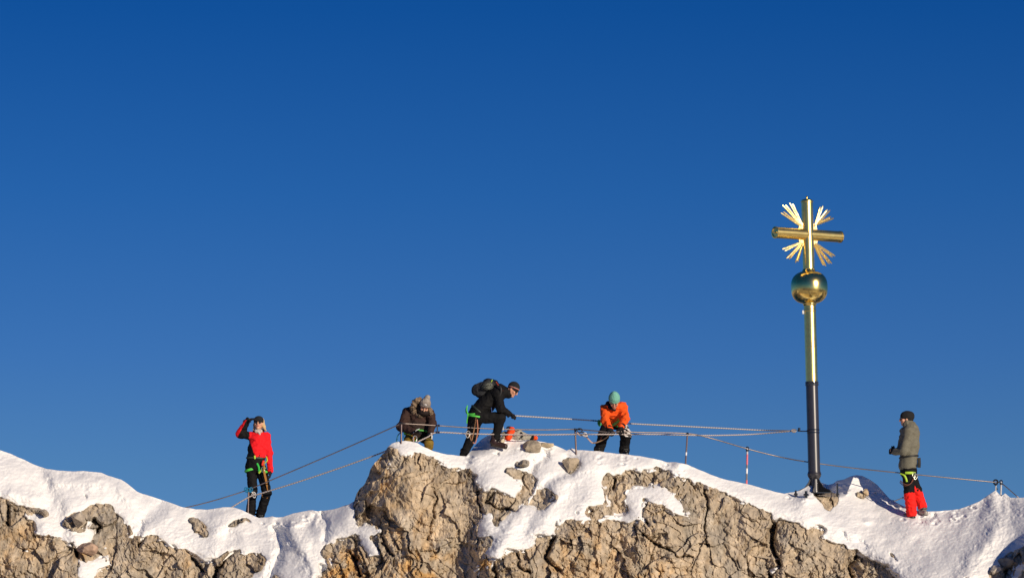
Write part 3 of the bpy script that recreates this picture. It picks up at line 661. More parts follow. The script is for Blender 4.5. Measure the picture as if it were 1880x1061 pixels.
    sc = SDF(); sc.cap(P(470, 791.5, -.06), P(479, 791.5, -.06), .026, .026, (.50, .44, .40)); sc.cap(P(474.5, 793, -.06), P(477, 797, -.09), .030, .012, (.50, .44, .40)); sc.ell(P(474.5, 791, .0), (.065, .068, .035), (.50, .44, .40))
    sc.build('scarf', M['knit'], root, h=.006, fold=.006, ff=40)
    hs = MB(); c = P(469.5, 841); ring(hs, c, (0.05, 0, 1), (1, 0, 0), .165, .135, .014, .005, (.03, .05, .03))
    for hp, ss in ((P(461.5, 862), -1), (P(480, 864), 1)): ring(hs, hp, (ss*.28, 0, 1), (1, 0, 0), .118, .124, .021, .006, GREEN)
    hs.tube(curve([P(467.5, 836, -.15), P(468, 842, -.15)]), .014, 6, LIME, flat=.4, side=(1, 0, 0)); hs.tube(curve([P(489, 838, -.12), P(490.5, 845, -.15), P(486, 850, -.14)]), .010, 6, LIME)
    hs.tube(curve([P(472, 850, -.14), P(475, 857, -.15), P(476, 866, -.13)]), .016, 6, (.02, .45, .05), flat=.4, side=(1, 0, 0)); hs.tube(curve([P(475, 868, -.14), P(481, 862, -.15), P(487, 858, -.13)]), .016, 6, LIME, flat=.4, side=(0, 0, 1))
    hs.tube(curve([P(484, 845, -.15), P(482, 853, -.16), P(485, 854, -.15)]), .02, 6, (.8, .03, .01), flat=.5, side=(1, 0, 0))
    hs.build('harness', M['web'], root)
    sl = MB()
    for k_, off in enumerate((-.012, .012, .03)):
        sl.tube(curve([P(485, 846, -.15), P(484+k_, 865, -.17+off), P(488+k_, 885, -.18+off), P(492-k_, 905, -.16), P(490, 914, -.15), P(481, 910-k_, -.14), P(488+k_, 898, -.15)]), .0085, 6, (.34, .15, .03))
    sl.build('lanyard', M['rope'], root); sl = MB(); biner(sl, P(483, 862, -.16), .1, .05, .006, (.5, .5, .5)); sl.build('carabiner', M['steel'], root)
    ln = MB(); ln.tube(curve([P(488, 903, -.2), P(478, 906, -.26), P(468, 908, -.3), P(460, 901, -.33)]), .010, 6, (.6, .55, .5)); biner(ln, P(466, 908, -.3), .1, .06, .007, (.7, .7, .7), X=(1, 0, .3), Z=(-.3, 0, 1)); ln.build('tether', M['rope'], root)
woman()

# ---- person B: brown down jacket with fur hood, grey beanie, crouching behind the crest
def crouching():
    y0 = tab(YC, 765)+.55; P = lambda x, y, d=0: A(x, y, y0+d)
    root = empty('person', P(768, 832, .1), 'person in brown down jacket with fur-trimmed hood and grey beanie crouching behind the snow crest', 'person')
    BR = (.042, .021, .017); KH = (.20, .13, .022); BLU = (.008, .01, .012)
    H = P(779.5, 746.5, -.22); fw = Vector((-.02, -.82, -.58)); up = Vector((.22, -.45, .86))
    shR, shL = P(748, 757, -.05), P(790, 760, -.12); eR, wR = P(736.5, 783, -.15), P(760, 793, -.34); eL, wL = P(794, 778, -.16), P(791, 793, -.2)
    S = SDF(); head_sdf(S, H, fw, up, (.55, .30, .2)); S.cap(P(776, 750, -.13), P(772, 756, -.07), .05, .06, SKIN); S.cap(P(768, 762, 0), P(765, 792, .1), .11, .1, BLK, side=(1, 0, 0), w=1.3)
    hipR, kR, hipL, kL = P(757, 798, .1), P(748, 815, -.28), P(776, 798, .1), P(787, 812, -.25)
    for a, b_, r1, r2 in ((shR, eR, .038, .034), (eR, wR, .034, .026), (shL, eL, .038, .034), (eL, wL, .034, .026), (hipR, kR, .06, .045), (hipL, kL, .06, .045), (kR, P(749, 842, .0), .045, .034), (kL, P(786, 848, .05), .045, .034)): S.cap(a, b_, r1, r2, BLK)
    S.cap(P(770, 758, -.03), shR, .055, .04, BLK); S.cap(P(770, 758, -.03), shL, .055, .04, BLK)
    hR_dir = P(773, 791, -.42)-wR; hand_sdf(S, wR, hR_dir, (0, -.2, -1), (0, -1, 0), SKIN, r=.008, curl=.5); hand_sdf(S, wL, P(789, 806, -.26)-wL, (-1, 0, 0), (0, -1, 0), SKIN, r=.008, curl=.6)
    S.build('body', M['skin'], root, h=.0065, k=.015)
    J = SDF(); J.cap(P(768, 762, -.03), P(766, 786, .04), .155, .16, BR, side=(1, 0, 0), w=1.2); J.cap(P(769, 757, -.05), shR, .085, .078, BR); J.cap(P(770, 757, -.05), shL, .085, .07, BR)
    J.cap(shR, eR, .082, .075, BR); J.cap(eR, wR, .075, .055, BR); J.cap(shL, eL, .07, .065, BR); J.cap(eL, wL, .065, .055, BR); J.cap(P(765, 780, .0), P(764, 792, .05), .17, .165, (.03, .018, .015), side=(1, 0, 0), w=1.15)
    def quilt(V, c):
        s_ = np.abs(np.sin((V[:, 2]*1.0+V[:, 0]*.15)*math.pi/.055)); return c*(.6+.55*s_[:, None]**.5)
    J.build('jacket', M['cloth'], root, h=.0075, k=.04, fold=.012, ff=15, seed=13)
    hd = SDF(); FU = (.20, .14, .09)
    for i in range(11):
        a = R(105+i*15.5); p = H+Vector((-.045, .045, -.01))+Vector((math.cos(a)*.150, -.02+.05*math.sin(a*2), -math.sin(a)*-.135))
        hd.ell(p, (.040+.006*(i % 3), .042, .038+.007*(i % 2)), tuple(q*(1+.45*math.sin(i*2.3)) for q in FU))
    for i in range(4): hd.ell(H+Vector((.082+.01*i, .01, -.02-.03*i)), (.03, .035, .03), FU)
    hd.build('hood', M['knit'], root, h=.0055, k=.02, fold=.02, ff=34, seed=4)
    hb = SDF(); hb.ell(H+Vector((-.05, .07, .0)), (.12, .1, .12), (.012, .010, .010)); hb.ell(H+Vector((-.01, .02, -.10)), (.10, .08, .06), (.02, .013, .012)); hb.build('hood_lining', M['cloth'], root, h=.009)
    C = SDF(); u = up.normalized(); GY = (.25, .21, .18)
    C.ell(H+u*.05, (.092, .105, .085), GY, (1, 0, 0), u); C.cap(H+u*.09, H+u*.175+Vector((.015, 0, 0)), .075, .045, (.33, .29, .25), k=.04); C.cap(H+u*.035+fw*.04, H+u*.035-fw*.03, .084, .084, (.19, .165, .15), k=.01)
    C.build('beanie', M['knit'], root, h=.006, k=.02, fold=.006, ff=28, cut=[(H+u*.018+fw*.03, tuple(-u+fw*.35))])
    em = MB(); fn = fw.normalized(); em.lathe([(0, 0), (.022, .001), (.026, .006), (.022, .010), (0, .011)], 14, (.75, .74, .72), Matrix.Translation(H+u*.085+fn*.098)@fn.to_track_quat('Z', 'Y').to_matrix().to_4x4())
    em.build('badge', M['cloth'], root)
    Tt = SDF(); Tt.cap(P(757, 796, .08), P(776, 796, .08), .12, .12, (.02, .018, .015)); Tt.cap(hipR, kR, .10, .085, KH); Tt.cap(hipL, kL, .095, .075, BLK); Tt.cap(kR, P(749, 842, .0), .075, .065, KH); Tt.cap(P(787.5, 813, -.27), P(787, 820, -.22), .078, .075, KH); Tt.cap(kL, P(786, 848, .05), .07, .065, KH)
    Tt.build('trousers', M['cloth'], root, h=.009, k=.02, fold=.007, seed=6)
    for w_, dr, pm in ((wR, hR_dir, (0, -.2, -1)), (wL, P(789, 806, -.26)-wL, (-1, 0, 0))):
        G = SDF(); hand_sdf(G, w_, dr, pm, (0, -1, 0), (.01, .01, .012), r=.0135, curl=.5); G.cap(w_-dr.normalized()*.03, w_+dr.normalized()*.01, .05, .044, (.01, .01, .012)); g_ = G.build('glove', M['cloth'], root, h=.0045, k=.012)
        st = MB(); d = dr.normalized(); st.tube(curve([w_+d*.03+Vector((-.035, -.05, -.02)), w_+d*.05+Vector((0, -.055, .02)), w_+d*.08+Vector((.03, -.05, .045))]), .009, 6, (.75, .75, .75), flat=.5); st.build('stripe', M['cloth'], g_)
    boot(root, P(749, 845, -.02), (-.2, -1, 0), (.05, .03, .02), (.03, .03, .03)); boot(root, P(786, 850, .03), (.2, -1, 0), (.05, .03, .02), (.03, .03, .03))
    hs = MB(); ring(hs, P(765, 795, .04), (0, .2, 1), (1, 0, 0), .21, .20, .016, .006, (.05, .28, .04)); ring(hs, P(753, 802, -.08), (.1, -1, .3), (1, 0, 0), .11, .11, .02, .006, GREEN); ring(hs, P(780, 802, -.06), (-.1, -1, .3), (1, 0, 0), .11, .11, .02, .006, (.03, .2, .04))
    hs.tube(curve([P(741, 795, -.2), P(748, 794.5, -.23), P(755, 797, -.24)]), .018, 6, GREEN, flat=.4, side=(0, 0, 1))
    hs.tube(curve([P(736, 793, -.1), P(730, 800, -.12), P(728, 811, -.12)]), .009, 6, (.01, .12, .14)); hs.build('harness', M['web'], root)
    cw = MB()
    for k_, (a, b_) in enumerate(((792.5, 800), (793.5, 808))): cw.tube(curve([P(a-1, 795, -.27), P(a, 802, -.28), P(a-2, 811, -.27)]), .006, 6, (.7, .68, .62))
    cw.build('lanyard', M['rope'], root); cw = MB(); cw.tube(curve([P(758, 797, -.3), P(761, 805, -.32), P(759, 814, -.3)]), .018, 6, (.35, .14, .05), flat=.5); cw.build('lanyard', M['rope'], root); cw = MB(); biner(cw, P(762, 806, -.36), .12, .06, .008, (.7, .68, .66)); cw.build('carabiner', M['steel'], root)
crouching()

# ---- person C: black clothing, rucksack, stepping up onto the mound
def climber():
    gy_ = ground_y(906, 822); y0 = gy_-.02; P = lambda x, y, d=0: A(x, y, y0+d)
    root = empty('person', P(906, 822), 'person in black with black rucksack and striped black beanie stepping up and gripping the rope', 'person')
    K = (.0035, .0035, .0045); H = P(941.5, 715.5); fw = Vector((.72, -.30, -.62)); up = Vector((.60, -.05, .80))
    hip = P(874, 763); hipA, hipB = P(876, 765, -.09), P(871, 766, .09); kA, aA = P(918.5, 767, -.12), P(910, 806, -.02); kB, aB = P(868, 797, .12), P(851, 834, .2)
    shA, shB = P(914, 722, -.17), P(916, 716, .17); eA, wA = P(919, 750, -.2), P(934.5, 759.5, -.1); eB, wB = P(917, 747, .22), P(931, 758, .14)
    S = SDF(); head_sdf(S, H, fw, up, (.60, .30, .19)); S.cap(P(932, 719), P(920, 719), .055, .06, SKIN)
    S.cap(P(912, 722), P(892, 742), .12, .11, BLK, side=(0, 1, 0), w=1.35); S.cap(P(892, 742), P(876, 760), .11, .11, BLK, side=(0, 1, 0), w=1.25)
    for a, b_, r1, r2 in ((shA, eA, .042, .036), (eA, wA, .036, .028), (shB, eB, .042, .036), (eB, wB, .036, .028), (hipA, kA, .07, .05), (kA, aA, .05, .036), (hipB, kB, .07, .05), (kB, aB, .05, .036)): S.cap(a, b_, r1, r2, BLK)
    S.cap(P(914, 720), shA, .06, .045, BLK); S.cap(P(914, 720), shB, .06, .045, BLK)
    dA = P(946, 763, -.08)-wA; dB = P(942, 762, .08)-wB; hand_sdf(S, wA, dA, (0, .2, -1), (0, -1, .3), SKIN, r=.008, curl=.7); hand_sdf(S, wB, dB, (0, 0, -1), (0, -1, 0), SKIN, r=.008, curl=.5)
    S.build('body', M['skin'], root, h=.0065, k=.015)
    J = SDF(); J.cap(P(912, 722), P(893, 741), .155, .15, K, side=(0, 1, 0), w=1.3); J.cap(P(893, 741), P(879, 757), .15, .155, K, side=(0, 1, 0), w=1.2)
    J.cap(P(914, 719), shA, .09, .085, K); J.cap(P(914, 717), shB, .09, .08, K); J.cap(shA, eA, .082, .066, K); J.cap(eA, wA, .064, .05, K); J.cap(shB, eB, .08, .062, K); J.cap(eB, wB, .06, .048, K)
    J.cap(P(919, 714), P(931, 722), .085, .068, K); J.cap(P(929, 719), P(935, 724), .075, .06, K)
    J.build('jacket', M['cloth'], root, h=.008, k=.04, fold=.010, ff=13, seed=23)
    Tt = SDF(); Tt.cap(P(877, 758), P(873, 765), .145, .14, K, side=(0, 1, 0), w=1.2); Tt.cap(hipA, kA, .115, .09, K); Tt.cap(kA, aA, .085, .066, K); Tt.cap(hipB, kB, .115, .09, K); Tt.cap(P(871, 775), kB, .12, .09, K); Tt.cap(kB, aB, .088, .068, K)
    Tt.build('trousers', M['cloth'], root, h=.009, k=.035, fold=.008, ff=12, seed=28)
    boot(root, P(908, 809, -.03), (.96, -.2, -.18), (.035, .018, .013), (.02, .012, .01), L=.22, rr=.055); boot(root, P(850, 838, .2), (.9, -.3, .2), (.035, .018, .013), (.02, .012, .01), L=.2)
    for w_, dr, cu in ((wA, dA, .75), (wB, dB, .5)):
        G = SDF(); hand_sdf(G, w_, dr, (0, .2, -1), (0, -1, .3), (.008, .008, .01), r=.0145, curl=cu); G.cap(w_-dr.normalized()*.02, w_+dr.normalized()*.01, .052, .046, (.008, .008, .01)); G.build('glove', M['cloth'], root, h=.0045, k=.012)
    u = up.normalized(); f_ = fw.normalized(); C = SDF(); C.ell(H+u*.045-f_*.012, (.090, .106, .100), (.008, .008, .009), fw.cross(up), u)
    def band(V, c):
        t = (V-np.array(H))@np.array(u-f_*.3); c = c.copy(); c[(t > .030) & (t < .037)] = (.75, .16, .10); c[(t > .040) & (t < .044)] = (.5, .45, .45); return c
    C.build('beanie', M['knit'], root, h=.005, k=.02, cut=[(H+u*.012+f_*.05, tuple(-u+f_*.35))], colfn=band)
    g = MB(); rt = f_.cross(u); E = H+f_*.088+u*.012
    for q in (-1, 1): g.lathe([(0, -.004), (.023, -.003), (.025, 0), (.023, .004), (0, .005)], 14, (.01, .008, .008), Matrix.Translation(E+rt*.032*q)@(f_+rt*q*.3).normalized().to_track_quat('Z', 'Y').to_matrix().to_4x4())
    g.tube([E-f_*.1+rt*-.085, E+rt*-.06-f_*.02, E+f_*.006, E+rt*.06-f_*.02, E-f_*.1+rt*.085], .005, 6, (.01, .01, .01)); g.build('sunglasses', M['shell'], root)
    # rucksack lies along the back: top level thing of its own
    ax_ = (P(906, 704)-P(873, 716)); rs = empty('rucksack', P(889, 716), 'black rucksack with a grey rope coil netted on it, worn by the climber in black', 'rucksack')
    B = SDF(); Gc = (.02, .022, .027); B.cap(P(879, 715), P(898, 708), .105, .115, Gc, side=(0, 1, 0), w=1.15, k=.05); B.cap(P(876, 717), P(884, 722), .095, .09, Gc, side=(0, 1, 0), w=1.1); B.cap(P(896, 704), P(908, 705), .085, .07, K, side=(0, 1, 0), w=1.1)
    B.build('pack_body', M['cloth'], rs, h=.008, fold=.008, ff=16, seed=31)
    rp = MB(); rng = random.Random(3)
    for i in range(11):
        ox = rng.uniform(-2, 2); pts = []
        for j in range(25):
            a = 2*math.pi*j/24; qa = a+i*.35; pts.append(P(894+ox*1.3+(9.5-.35*i)*math.cos(a)+rng.uniform(-.6, .6), 708+ox*.6+rng.uniform(-.5, .5)-math.cos(a)*3.2+(6.6-.5*i)*math.sin(a+.25*ox), -.150-.010*i+.02*math.cos(a*2)))
        rp.tube(pts, .0045, 5, (.14, .15, .125) if i % 3 else (.05, .055, .05), cap=False)
    rp.build('rope_coil', M['rope'], rs)
    sp = MB(); sp.tube(curve([P(904, 697, -.16), P(902, 701, -.18)]), .007, 6, LIME); sp.tube(curve([P(913, 702, -.2), P(919, 711, -.26), P(919, 722, -.26), P(912, 735, -.24)]), .016, 6, K, flat=.4, side=(1, 0, 0)); sp.tube(curve([P(911, 701, -.19), P(915, 707, -.24)]), .008, 6, (.5, .06, .03)); sp.build('strap', M['web'], rs)
    hs = MB(); ring(hs, P(879, 756), (.55, 0, .6), (0, 1, 0), .19, .165, .016, .006, (.02, .03, .02))
    ring(hs, P(873.5, 765, -.09), (.15, 0, 1), (0, 1, 0), .136, .132, .014, .005, GREEN)
    hs.tube(curve([P(858, 746, -.05), P(855, 752, -.1), P(858, 759, -.13), P(866, 760, -.19), P(872, 759.5, -.21)]), .014, 6, GREEN, flat=.4, side=(0, 0, 1)); hs.tube(curve([P(858, 744, -.1), P(857, 752, -.13), P(859, 762, -.15), P(857.5, 770, -.12), P(857, 777, -.10)]), .009, 6, GREEN, flat=.5, side=(1, 0, 0))
    hs.build('harness', M['web'], root); hs = MB(); hs.tube(curve([P(923, 717, -.14), P(917, 725, -.22), P(916, 731, -.24), P(920, 727, -.2), P(923, 717, -.13)]), .007, 6, (.4, .05, .03)); hs.build('gear_loop', M['web'], root)
    ln = MB()
    for k_ in range(2):
        ln.tube(curve([P(874, 765, -.25), P(871, 785, -.27), P(866, 808, -.26), P(862+3*k_, 800, -.24), P(858, 797, -.3)]), .009, 6, (.30, .16, .08)); 
    ln.build('lanyard', M['rope'], root); ln = MB(); ln.tube(curve([P(876, 770, -.22), P(877, 790, -.25), P(873, 812, -.24), P(868, 812, -.25)]), .010, 6, (.42, .17, .10)); ln.build('lanyard', M['rope'], root); ln = MB(); ln.tube(curve([P(902, 748, -.2), P(903, 757, -.2)]), .005, 5, (.05, .1, .3))
    ln.build('lanyard', M['rope'], root); ln = MB(); ln.tube(curve([P(925, 764, -.05), P(924, 776, -.05), P(923.5, 790, -.06)]), .008, 6, (.55, .55, .52)); ln.build('lanyard', M['rope'], root); ln = MB(); biner(ln, P(859, 797, -.32), .11, .07, .008, (.7, .68, .62), X=(1, 0, .2)); ln.build('carabiner', M['steel'], root)
    return P(945, 763, -.08)
HANDC = climber()

# ---- person D: orange jacket, mint beanie, bending to the cable
def bender():
    y0 = tab(YC, 1125)+.3; P = lambda x, y, d=0: A(x, y, y0+d)
    root = empty('person', P(1122, 834), 'person in orange jacket and mint beanie bending down with both hands on the cable', 'person')
    OR = (.80, .095, .010); H = P(1127.8, 737, -.42); fw = Vector((-.03, -.66, -.75)); up = Vector((-.02, -.62, .78))
    shR, shL = P(1111, 750, -.22), P(1143, 747, -.22); eR, wR = P(1111, 771, -.38), P(1119.5, 787, -.52); eL, wL = P(1148, 768, -.38), P(1141, 784, -.52)
    hipR, hipL, kR, kL, aR, aL = P(1117, 777, .05), P(1138, 776, .05), P(1108, 799, -.17), P(1149, 799, -.17), P(1101, 822, -.02), P(1146, 824, -.02)
    S = SDF(); head_sdf(S, H, fw, up, (.5, .24, .16)); S.cap(P(1127.5, 743, -.36), P(1127, 748, -.27), .05, .06, SKIN); S.cap(P(1127, 752, -.2), P(1128, 775, .02), .11, .10, BLK, side=(1, 0, 0), w=1.3)
    for a, b_, r1, r2 in ((shR, eR, .04, .035), (eR, wR, .035, .027), (shL, eL, .04, .035), (eL, wL, .035, .027), (hipR, kR, .065, .05), (kR, aR, .05, .036), (hipL, kL, .065, .05), (kL, aL, .05, .036)): S.cap(a, b_, r1, r2, BLK)
    S.cap(P(1127, 749, -.22), shR, .055, .04, BLK); S.cap(P(1127, 749, -.22), shL, .055, .04, BLK)
    dR = P(1125, 795, -.58)-wR; dL = P(1134, 793, -.58)-wL; hand_sdf(S, wR, dR, (0, .5, -1), (0, -1, 0), SKIN, r=.008, curl=.8); hand_sdf(S, wL, dL, (0, .5, -1), (0, -1, 0), SKIN, r=.008, curl=.8)
    S.build('body', M['skin'], root, h=.0065, k=.015)
    J = SDF(); J.cap(P(1127, 753, -.2), P(1127, 769, -.02), .135, .14, OR, side=(1, 0, 0), w=1.25); J.cap(P(1127, 749, -.23), shR, .085, .08, OR); J.cap(P(1127, 749, -.23), shL, .085, .078, OR)
    J.cap(shR, eR, .078, .068, OR); J.cap(eR, wR, .066, .052, OR); J.cap(shL, eL, .080, .068, OR); J.cap(eL, wL, .066, .052, OR); J.cap(P(1118, 745, -.3), P(1137, 746, -.3), .05, .05, OR)
    def cf(V, c):  # shaded left side of the hood, with its straps, painted black into the jacket colour
        c = c.copy(); m_ = (V[:, 2] > at(1118, 751, y0)[2]) & (V[:, 0] < H[0]-.05) & (V[:, 0] > at(1107, 748, y0)[0]-.3); s_ = (V[:, 0]-at(1111, 748, y0)[0])*.6+(V[:, 2]-at(1111, 748, y0)[2])
        c[m_ & (s_ > .02)] = (.012, .010, .010); return c
    J.build('jacket', M['cloth'], root, h=.0075, k=.035, fold=.014, ff=12, seed=33, colfn=cf)
    co = SDF(); co.cap(P(1117, 741, -.28), P(1121, 748, -.36), .05, .035, (.010, .008, .010)); co.cap(P(1121, 748, -.36), P(1128, 752, -.38), .032, .028, (.015, .01, .01)); co.build('hood_shade', M['cloth'], root, h=.007)  # black piece standing for the shade and straps left of the face
    C = SDF(); u = up.normalized(); f_ = fw.normalized(); MT = (.16, .42, .33)
    C.ell(H+u*.055-f_*.015, (.098, .112, .118), MT, (1, 0, 0), u); C.cap(H+u*.10, H+u*.155, .06, .035, MT, k=.05)
    C.build('beanie', M['knit'], root, h=.006, k=.02, fold=.004, ff=30, cut=[(H+u*.008+f_*.05, tuple(-u+f_*.3))])
    Tt = SDF(); SN = (.70, .68, .66); Tt.cap(P(1119, 775, .03), P(1137, 774, .03), .125, .125, BLK); Tt.cap(hipR, kR, .105, .093, BLK); Tt.cap(kR, P(1104, 812, -.08), .095, .08, BLK); Tt.cap(hipL, kL, .11, .098, BLK); Tt.cap(kL, P(1147.5, 812, -.08), .095, .085, BLK)
    def cs(V, c):
        c = c.copy(); z = V[:, 2]; m_ = (V[:, 0] > at(1143, 780, y0-.2)[0]) & (z > at(1150, 802, y0-.2)[2]) & (z < at(1150, 775, y0)[2])
        st = np.sin((z*1.0+V[:, 0]*.5)*2*math.pi/.062+2.2*vn3(V[:, 0]*22, V[:, 1]*22, z*22, 5)); c[m_ & (st > .05)] = SN; return c
    Tt.build('trousers', M['cloth'], root, h=.0075, k=.03, fold=.008, ff=12, seed=38, colfn=cs)
    for a, a2 in ((P(1104, 813, -.07), P(1099.5, 825, -.02)), (P(1147, 812, -.07), P(1146, 827, -.02))):
        G = SDF(); G.cap(a, a2, .088, .084, (.008, .008, .009)); G.cap(a2, a2-Vector((0, 0, .04)), .085, .07, (.008, .008, .009)); G.build('gaiter', M['cloth'], root, h=.008, fold=.008, seed=3)
    boot(root, P(1099, 826, -.03), (-.3, -1, 0), (.012, .012, .012), (.02, .02, .02), rr=.05); boot(root, P(1146, 828, -.03), (.2, -1, 0), (.012, .012, .012), (.02, .02, .02), rr=.05)
    for w_, dr in ((wR, dR), (wL, dL)):
        G = SDF(); hand_sdf(G, w_, dr, (0, .5, -1), (0, -1, 0), (.008, .008, .01), r=.0145, curl=.8); G.cap(w_-dr.normalized()*.03, w_+dr.normalized()*.02, .055, .048, (.008, .008, .01)); G.build('glove', M['cloth'], root, h=.0045, k=.012)
    hs = MB(); ring(hs, P(1128, 772, 0), (0, .35, 1), (1, 0, 0), .19, .17, .018, .006, (.05, .35, .05)); ring(hs, P(1116, 781, 0), (-.3, -.5, 1), (1, 0, 0), .12, .12, .02, .006, (.04, .25, .05)); ring(hs, P(1140, 781, 0), (.3, -.5, 1), (1, 0, 0), .12, .12, .02, .006, (.04, .25, .05))
    hs.tube(curve([P(1101, 771, -.1), P(1100, 777, -.12), P(1103, 781, -.12)]), .03, 6, (.03, .28, .06), flat=.5, side=(1, 0, 0)); hs.build('harness', M['web'], root); hs = MB(); hs.tube(curve([P(1124, 780, -.2), P(1131, 776, -.24), P(1137, 771, -.25)]), .022, 6, (.12, .45, .08), flat=.4, side=(0, 0, 1)); hs.tube(curve([P(1134, 768, -.26), P(1136, 773, -.26)]), .02, 6, LIME, flat=.4)
    hs.build('harness', M['web'], root)
    ln = MB(); ln.tube(curve([P(1119, 797, -.5), P(1113, 803, -.45), P(1105, 808, -.4), P(1095, 812, -.4), P(1087, 813, -.4)]), .011, 6, (.25, .15, .08)); ln.tube(curve([P(1104, 803, -.3), P(1103, 808, -.33), P(1108, 807, -.35)]), .012, 6, (.45, .12, .02)); ln.build('lanyard', M['rope'], root)
    return y0
YD = bender()

# ---- person E: grey green jacket, red gaiters
def standing():
    y0 = ground_y(1672, 946)+.02; P = lambda x, y, d=0: A(x, y, y0+d)
    root = empty('person', P(1677, 946), 'person in grey green jacket, black beanie and red gaiters standing beside the cross, facing left', 'person')
    GJ = (.150, .142, .108); RD = (.80, .015, .01)
    H = P(1662.5, 769); fw = Vector((-.93, -.10, -.12)); up = Vector((-.08, 0, 1))
    shN, shF = P(1668, 792, -.16), P(1661, 792, .15); eN, wN = P(1659.5, 828, -.20), P(1643, 828.5, -.08); eF, wF = P(1654, 826, .20), P(1643, 830, .08)
    hipN, hipF, kN, kF, aN, aF = P(1669, 868, -.08), P(1671, 868, .09), P(1669, 902, -.10), P(1684, 900, .10), P(1672.5, 937, -.08), P(1692, 931, .12)
    S = SDF(); head_sdf(S, H, fw, up, (.58, .30, .2)); S.cap(P(1664, 776), P(1670, 786), .052, .06, SKIN); S.cap(P(1671, 798), P(1670, 835), .12, .11, BLK, side=(0, 1, 0), w=1.3); S.cap(P(1670, 840), P(1670, 862), .11, .11, BLK, side=(0, 1, 0), w=1.2)
    for a, b_, r1, r2 in ((shN, eN, .042, .036), (eN, wN, .036, .028), (shF, eF, .042, .036), (eF, wF, .036, .028), (hipN, kN, .07, .05), (kN, aN, .05, .036), (hipF, kF, .07, .05), (kF, aF, .05, .036)): S.cap(a, b_, r1, r2, BLK)
    S.cap(P(1669, 789), shN, .055, .045, BLK); S.cap(P(1668, 789), shF, .055, .045, BLK)
    dN = P(1634, 826.5, .0)-wN; dF = P(1635, 829, .04)-wF; hand_sdf(S, wN, dN, (0, 1, 0), (0, 0, 1), SKIN, r=.008, curl=.7); hand_sdf(S, wF, dF, (0, -1, 0), (0, 0, 1), SKIN, r=.008, curl=.6)
    S.build('body', M['skin'], root, h=.0065, k=.015)
    J = SDF(); J.cap(P(1671, 797, 0), P(1670, 818), .165, .165, GJ, side=(0, 1, 0), w=1.28); J.cap(P(1670, 818), P(1668, 838), .165, .15, GJ, side=(0, 1, 0), w=1.2); J.cap(P(1668, 842), P(1666.5, 855), .145, .155, GJ, side=(0, 1, 0), w=1.2, k=.015)
    J.cap(P(1669, 788), shN, .09, .08, GJ); J.cap(P(1667, 788), shF, .09, .08, GJ); J.cap(shN, eN, .082, .075, GJ); J.cap(eN, wN, .072, .056, GJ); J.cap(shF, eF, .08, .07, GJ); J.cap(eF, wF, .07, .055, GJ)
    J.build('jacket', M['cloth'], root, h=.008, k=.035, fold=.013, ff=7, seed=43)
    hd = SDF(); hd.ell(P(1674, 784, 0), (.125, .14, .085), GJ, (1, 0, -.45), (.45, 0, 1)); hd.cap(P(1664, 782, -.05), P(1672, 790, -.12), .05, .04, GJ); hd.cap(P(1665, 777, 0), P(1672, 782, 0), .085, .09, GJ, side=(0, 1, 0), w=1.1); hd.build('hood', M['cloth'], root, h=.0075, k=.03, fold=.009, seed=5)
    u = up.normalized(); f_ = fw.normalized(); C = SDF(); C.ell(H+u*.045-f_*.035, (.098, .128, .096), (.006, .006, .007), fw.cross(up), u); C.cap(H+u*.02-f_*.05, H-u*.03-f_*.05, .082, .078, (.006, .006, .007))
    C.build('beanie', M['knit'], root, h=.006, k=.03, fold=.004, cut=[(H+u*.018+f_*.06, tuple(-u+f_*.55))])
    g = MB(); rt = f_.cross(u); E = H+f_*.092+u*.01
    for q in (-1, 1):
        pts = [E+rt*.033*q+(rt*math.cos(a)*.023+u*math.sin(a)*.018) for a in [2*math.pi*i/12 for i in range(13)]]; g.tube(pts, .003, 5, (.01, .01, .01), cap=False)
    g.tube([E+rt*-.057, E-f_*.1+rt*-.08], .003, 5, (.01, .01, .01)); g.tube([E+rt*.057, E-f_*.1+rt*.08], .003, 5, (.01, .01, .01)); g.tube([E+rt*-.01, E+rt*.01], .003, 5, (.01, .01, .01)); g.build('glasses', M['shell'], root)
    Tt = SDF(); Tt.cap(P(1667, 856), P(1668, 866), .15, .145, BLK, side=(0, 1, 0), w=1.15); Tt.cap(hipN, kN, .118, .088, BLK); Tt.cap(kN, aN, .085, .07, BLK); Tt.cap(hipF, P(1677, 884, .09), .11, .09, BLK); Tt.cap(P(1677, 884, .09), kF, .085, .08, BLK); Tt.cap(kF, aF, .08, .06, BLK)
    Tt.build('trousers', M['cloth'], root, h=.009, k=.03, fold=.008, seed=48)
    G = SDF(); G.cap(P(1670, 909, -.1), P(1672, 925, -.09), .099, .090, RD); G.cap(P(1672, 925, -.09), P(1673.5, 942, -.09), .086, .086, RD); G.build('gaiter', M['cloth'], root, h=.0075, fold=.012, ff=14, seed=51, cut=[(P(1670, 904), (-.05, 0, 1)), (P(1673, 948, -.09), (.1, 0, -1))])
    G = SDF(); G.cap(P(1678, 893, .1), P(1685, 908, .1), .092, .090, RD); G.cap(P(1685, 908, .1), P(1693, 929, .12), .086, .082, RD); G.build('gaiter', M['cloth'], root, h=.0075, fold=.012, ff=14, seed=52, cut=[(P(1694, 934, .1), (.35, 0, -1))])
    boot(root, P(1673.5, 940, -.07), (-.45, .6, 0), (.015, .012, .012), (.02, .02, .02), rr=.055); boot(root, P(1693, 935, .1), (.45, -1, -.05), (.30, .28, .25), (.15, .14, .13), rr=.052, L=.14)
    for w_, dr, pm in ((wN, dN, (0, 1, 0)), (wF, dF, (0, -1, 0))):
        G = SDF(); hand_sdf(G, w_, dr, pm, (0, 0, 1), (.008, .008, .01), r=.0145, curl=.7); G.cap(w_-dr.normalized()*.02, w_+dr.normalized()*.02, .054, .048, (.008, .008, .01)); G.build('glove', M['cloth'], root, h=.0045, k=.012)
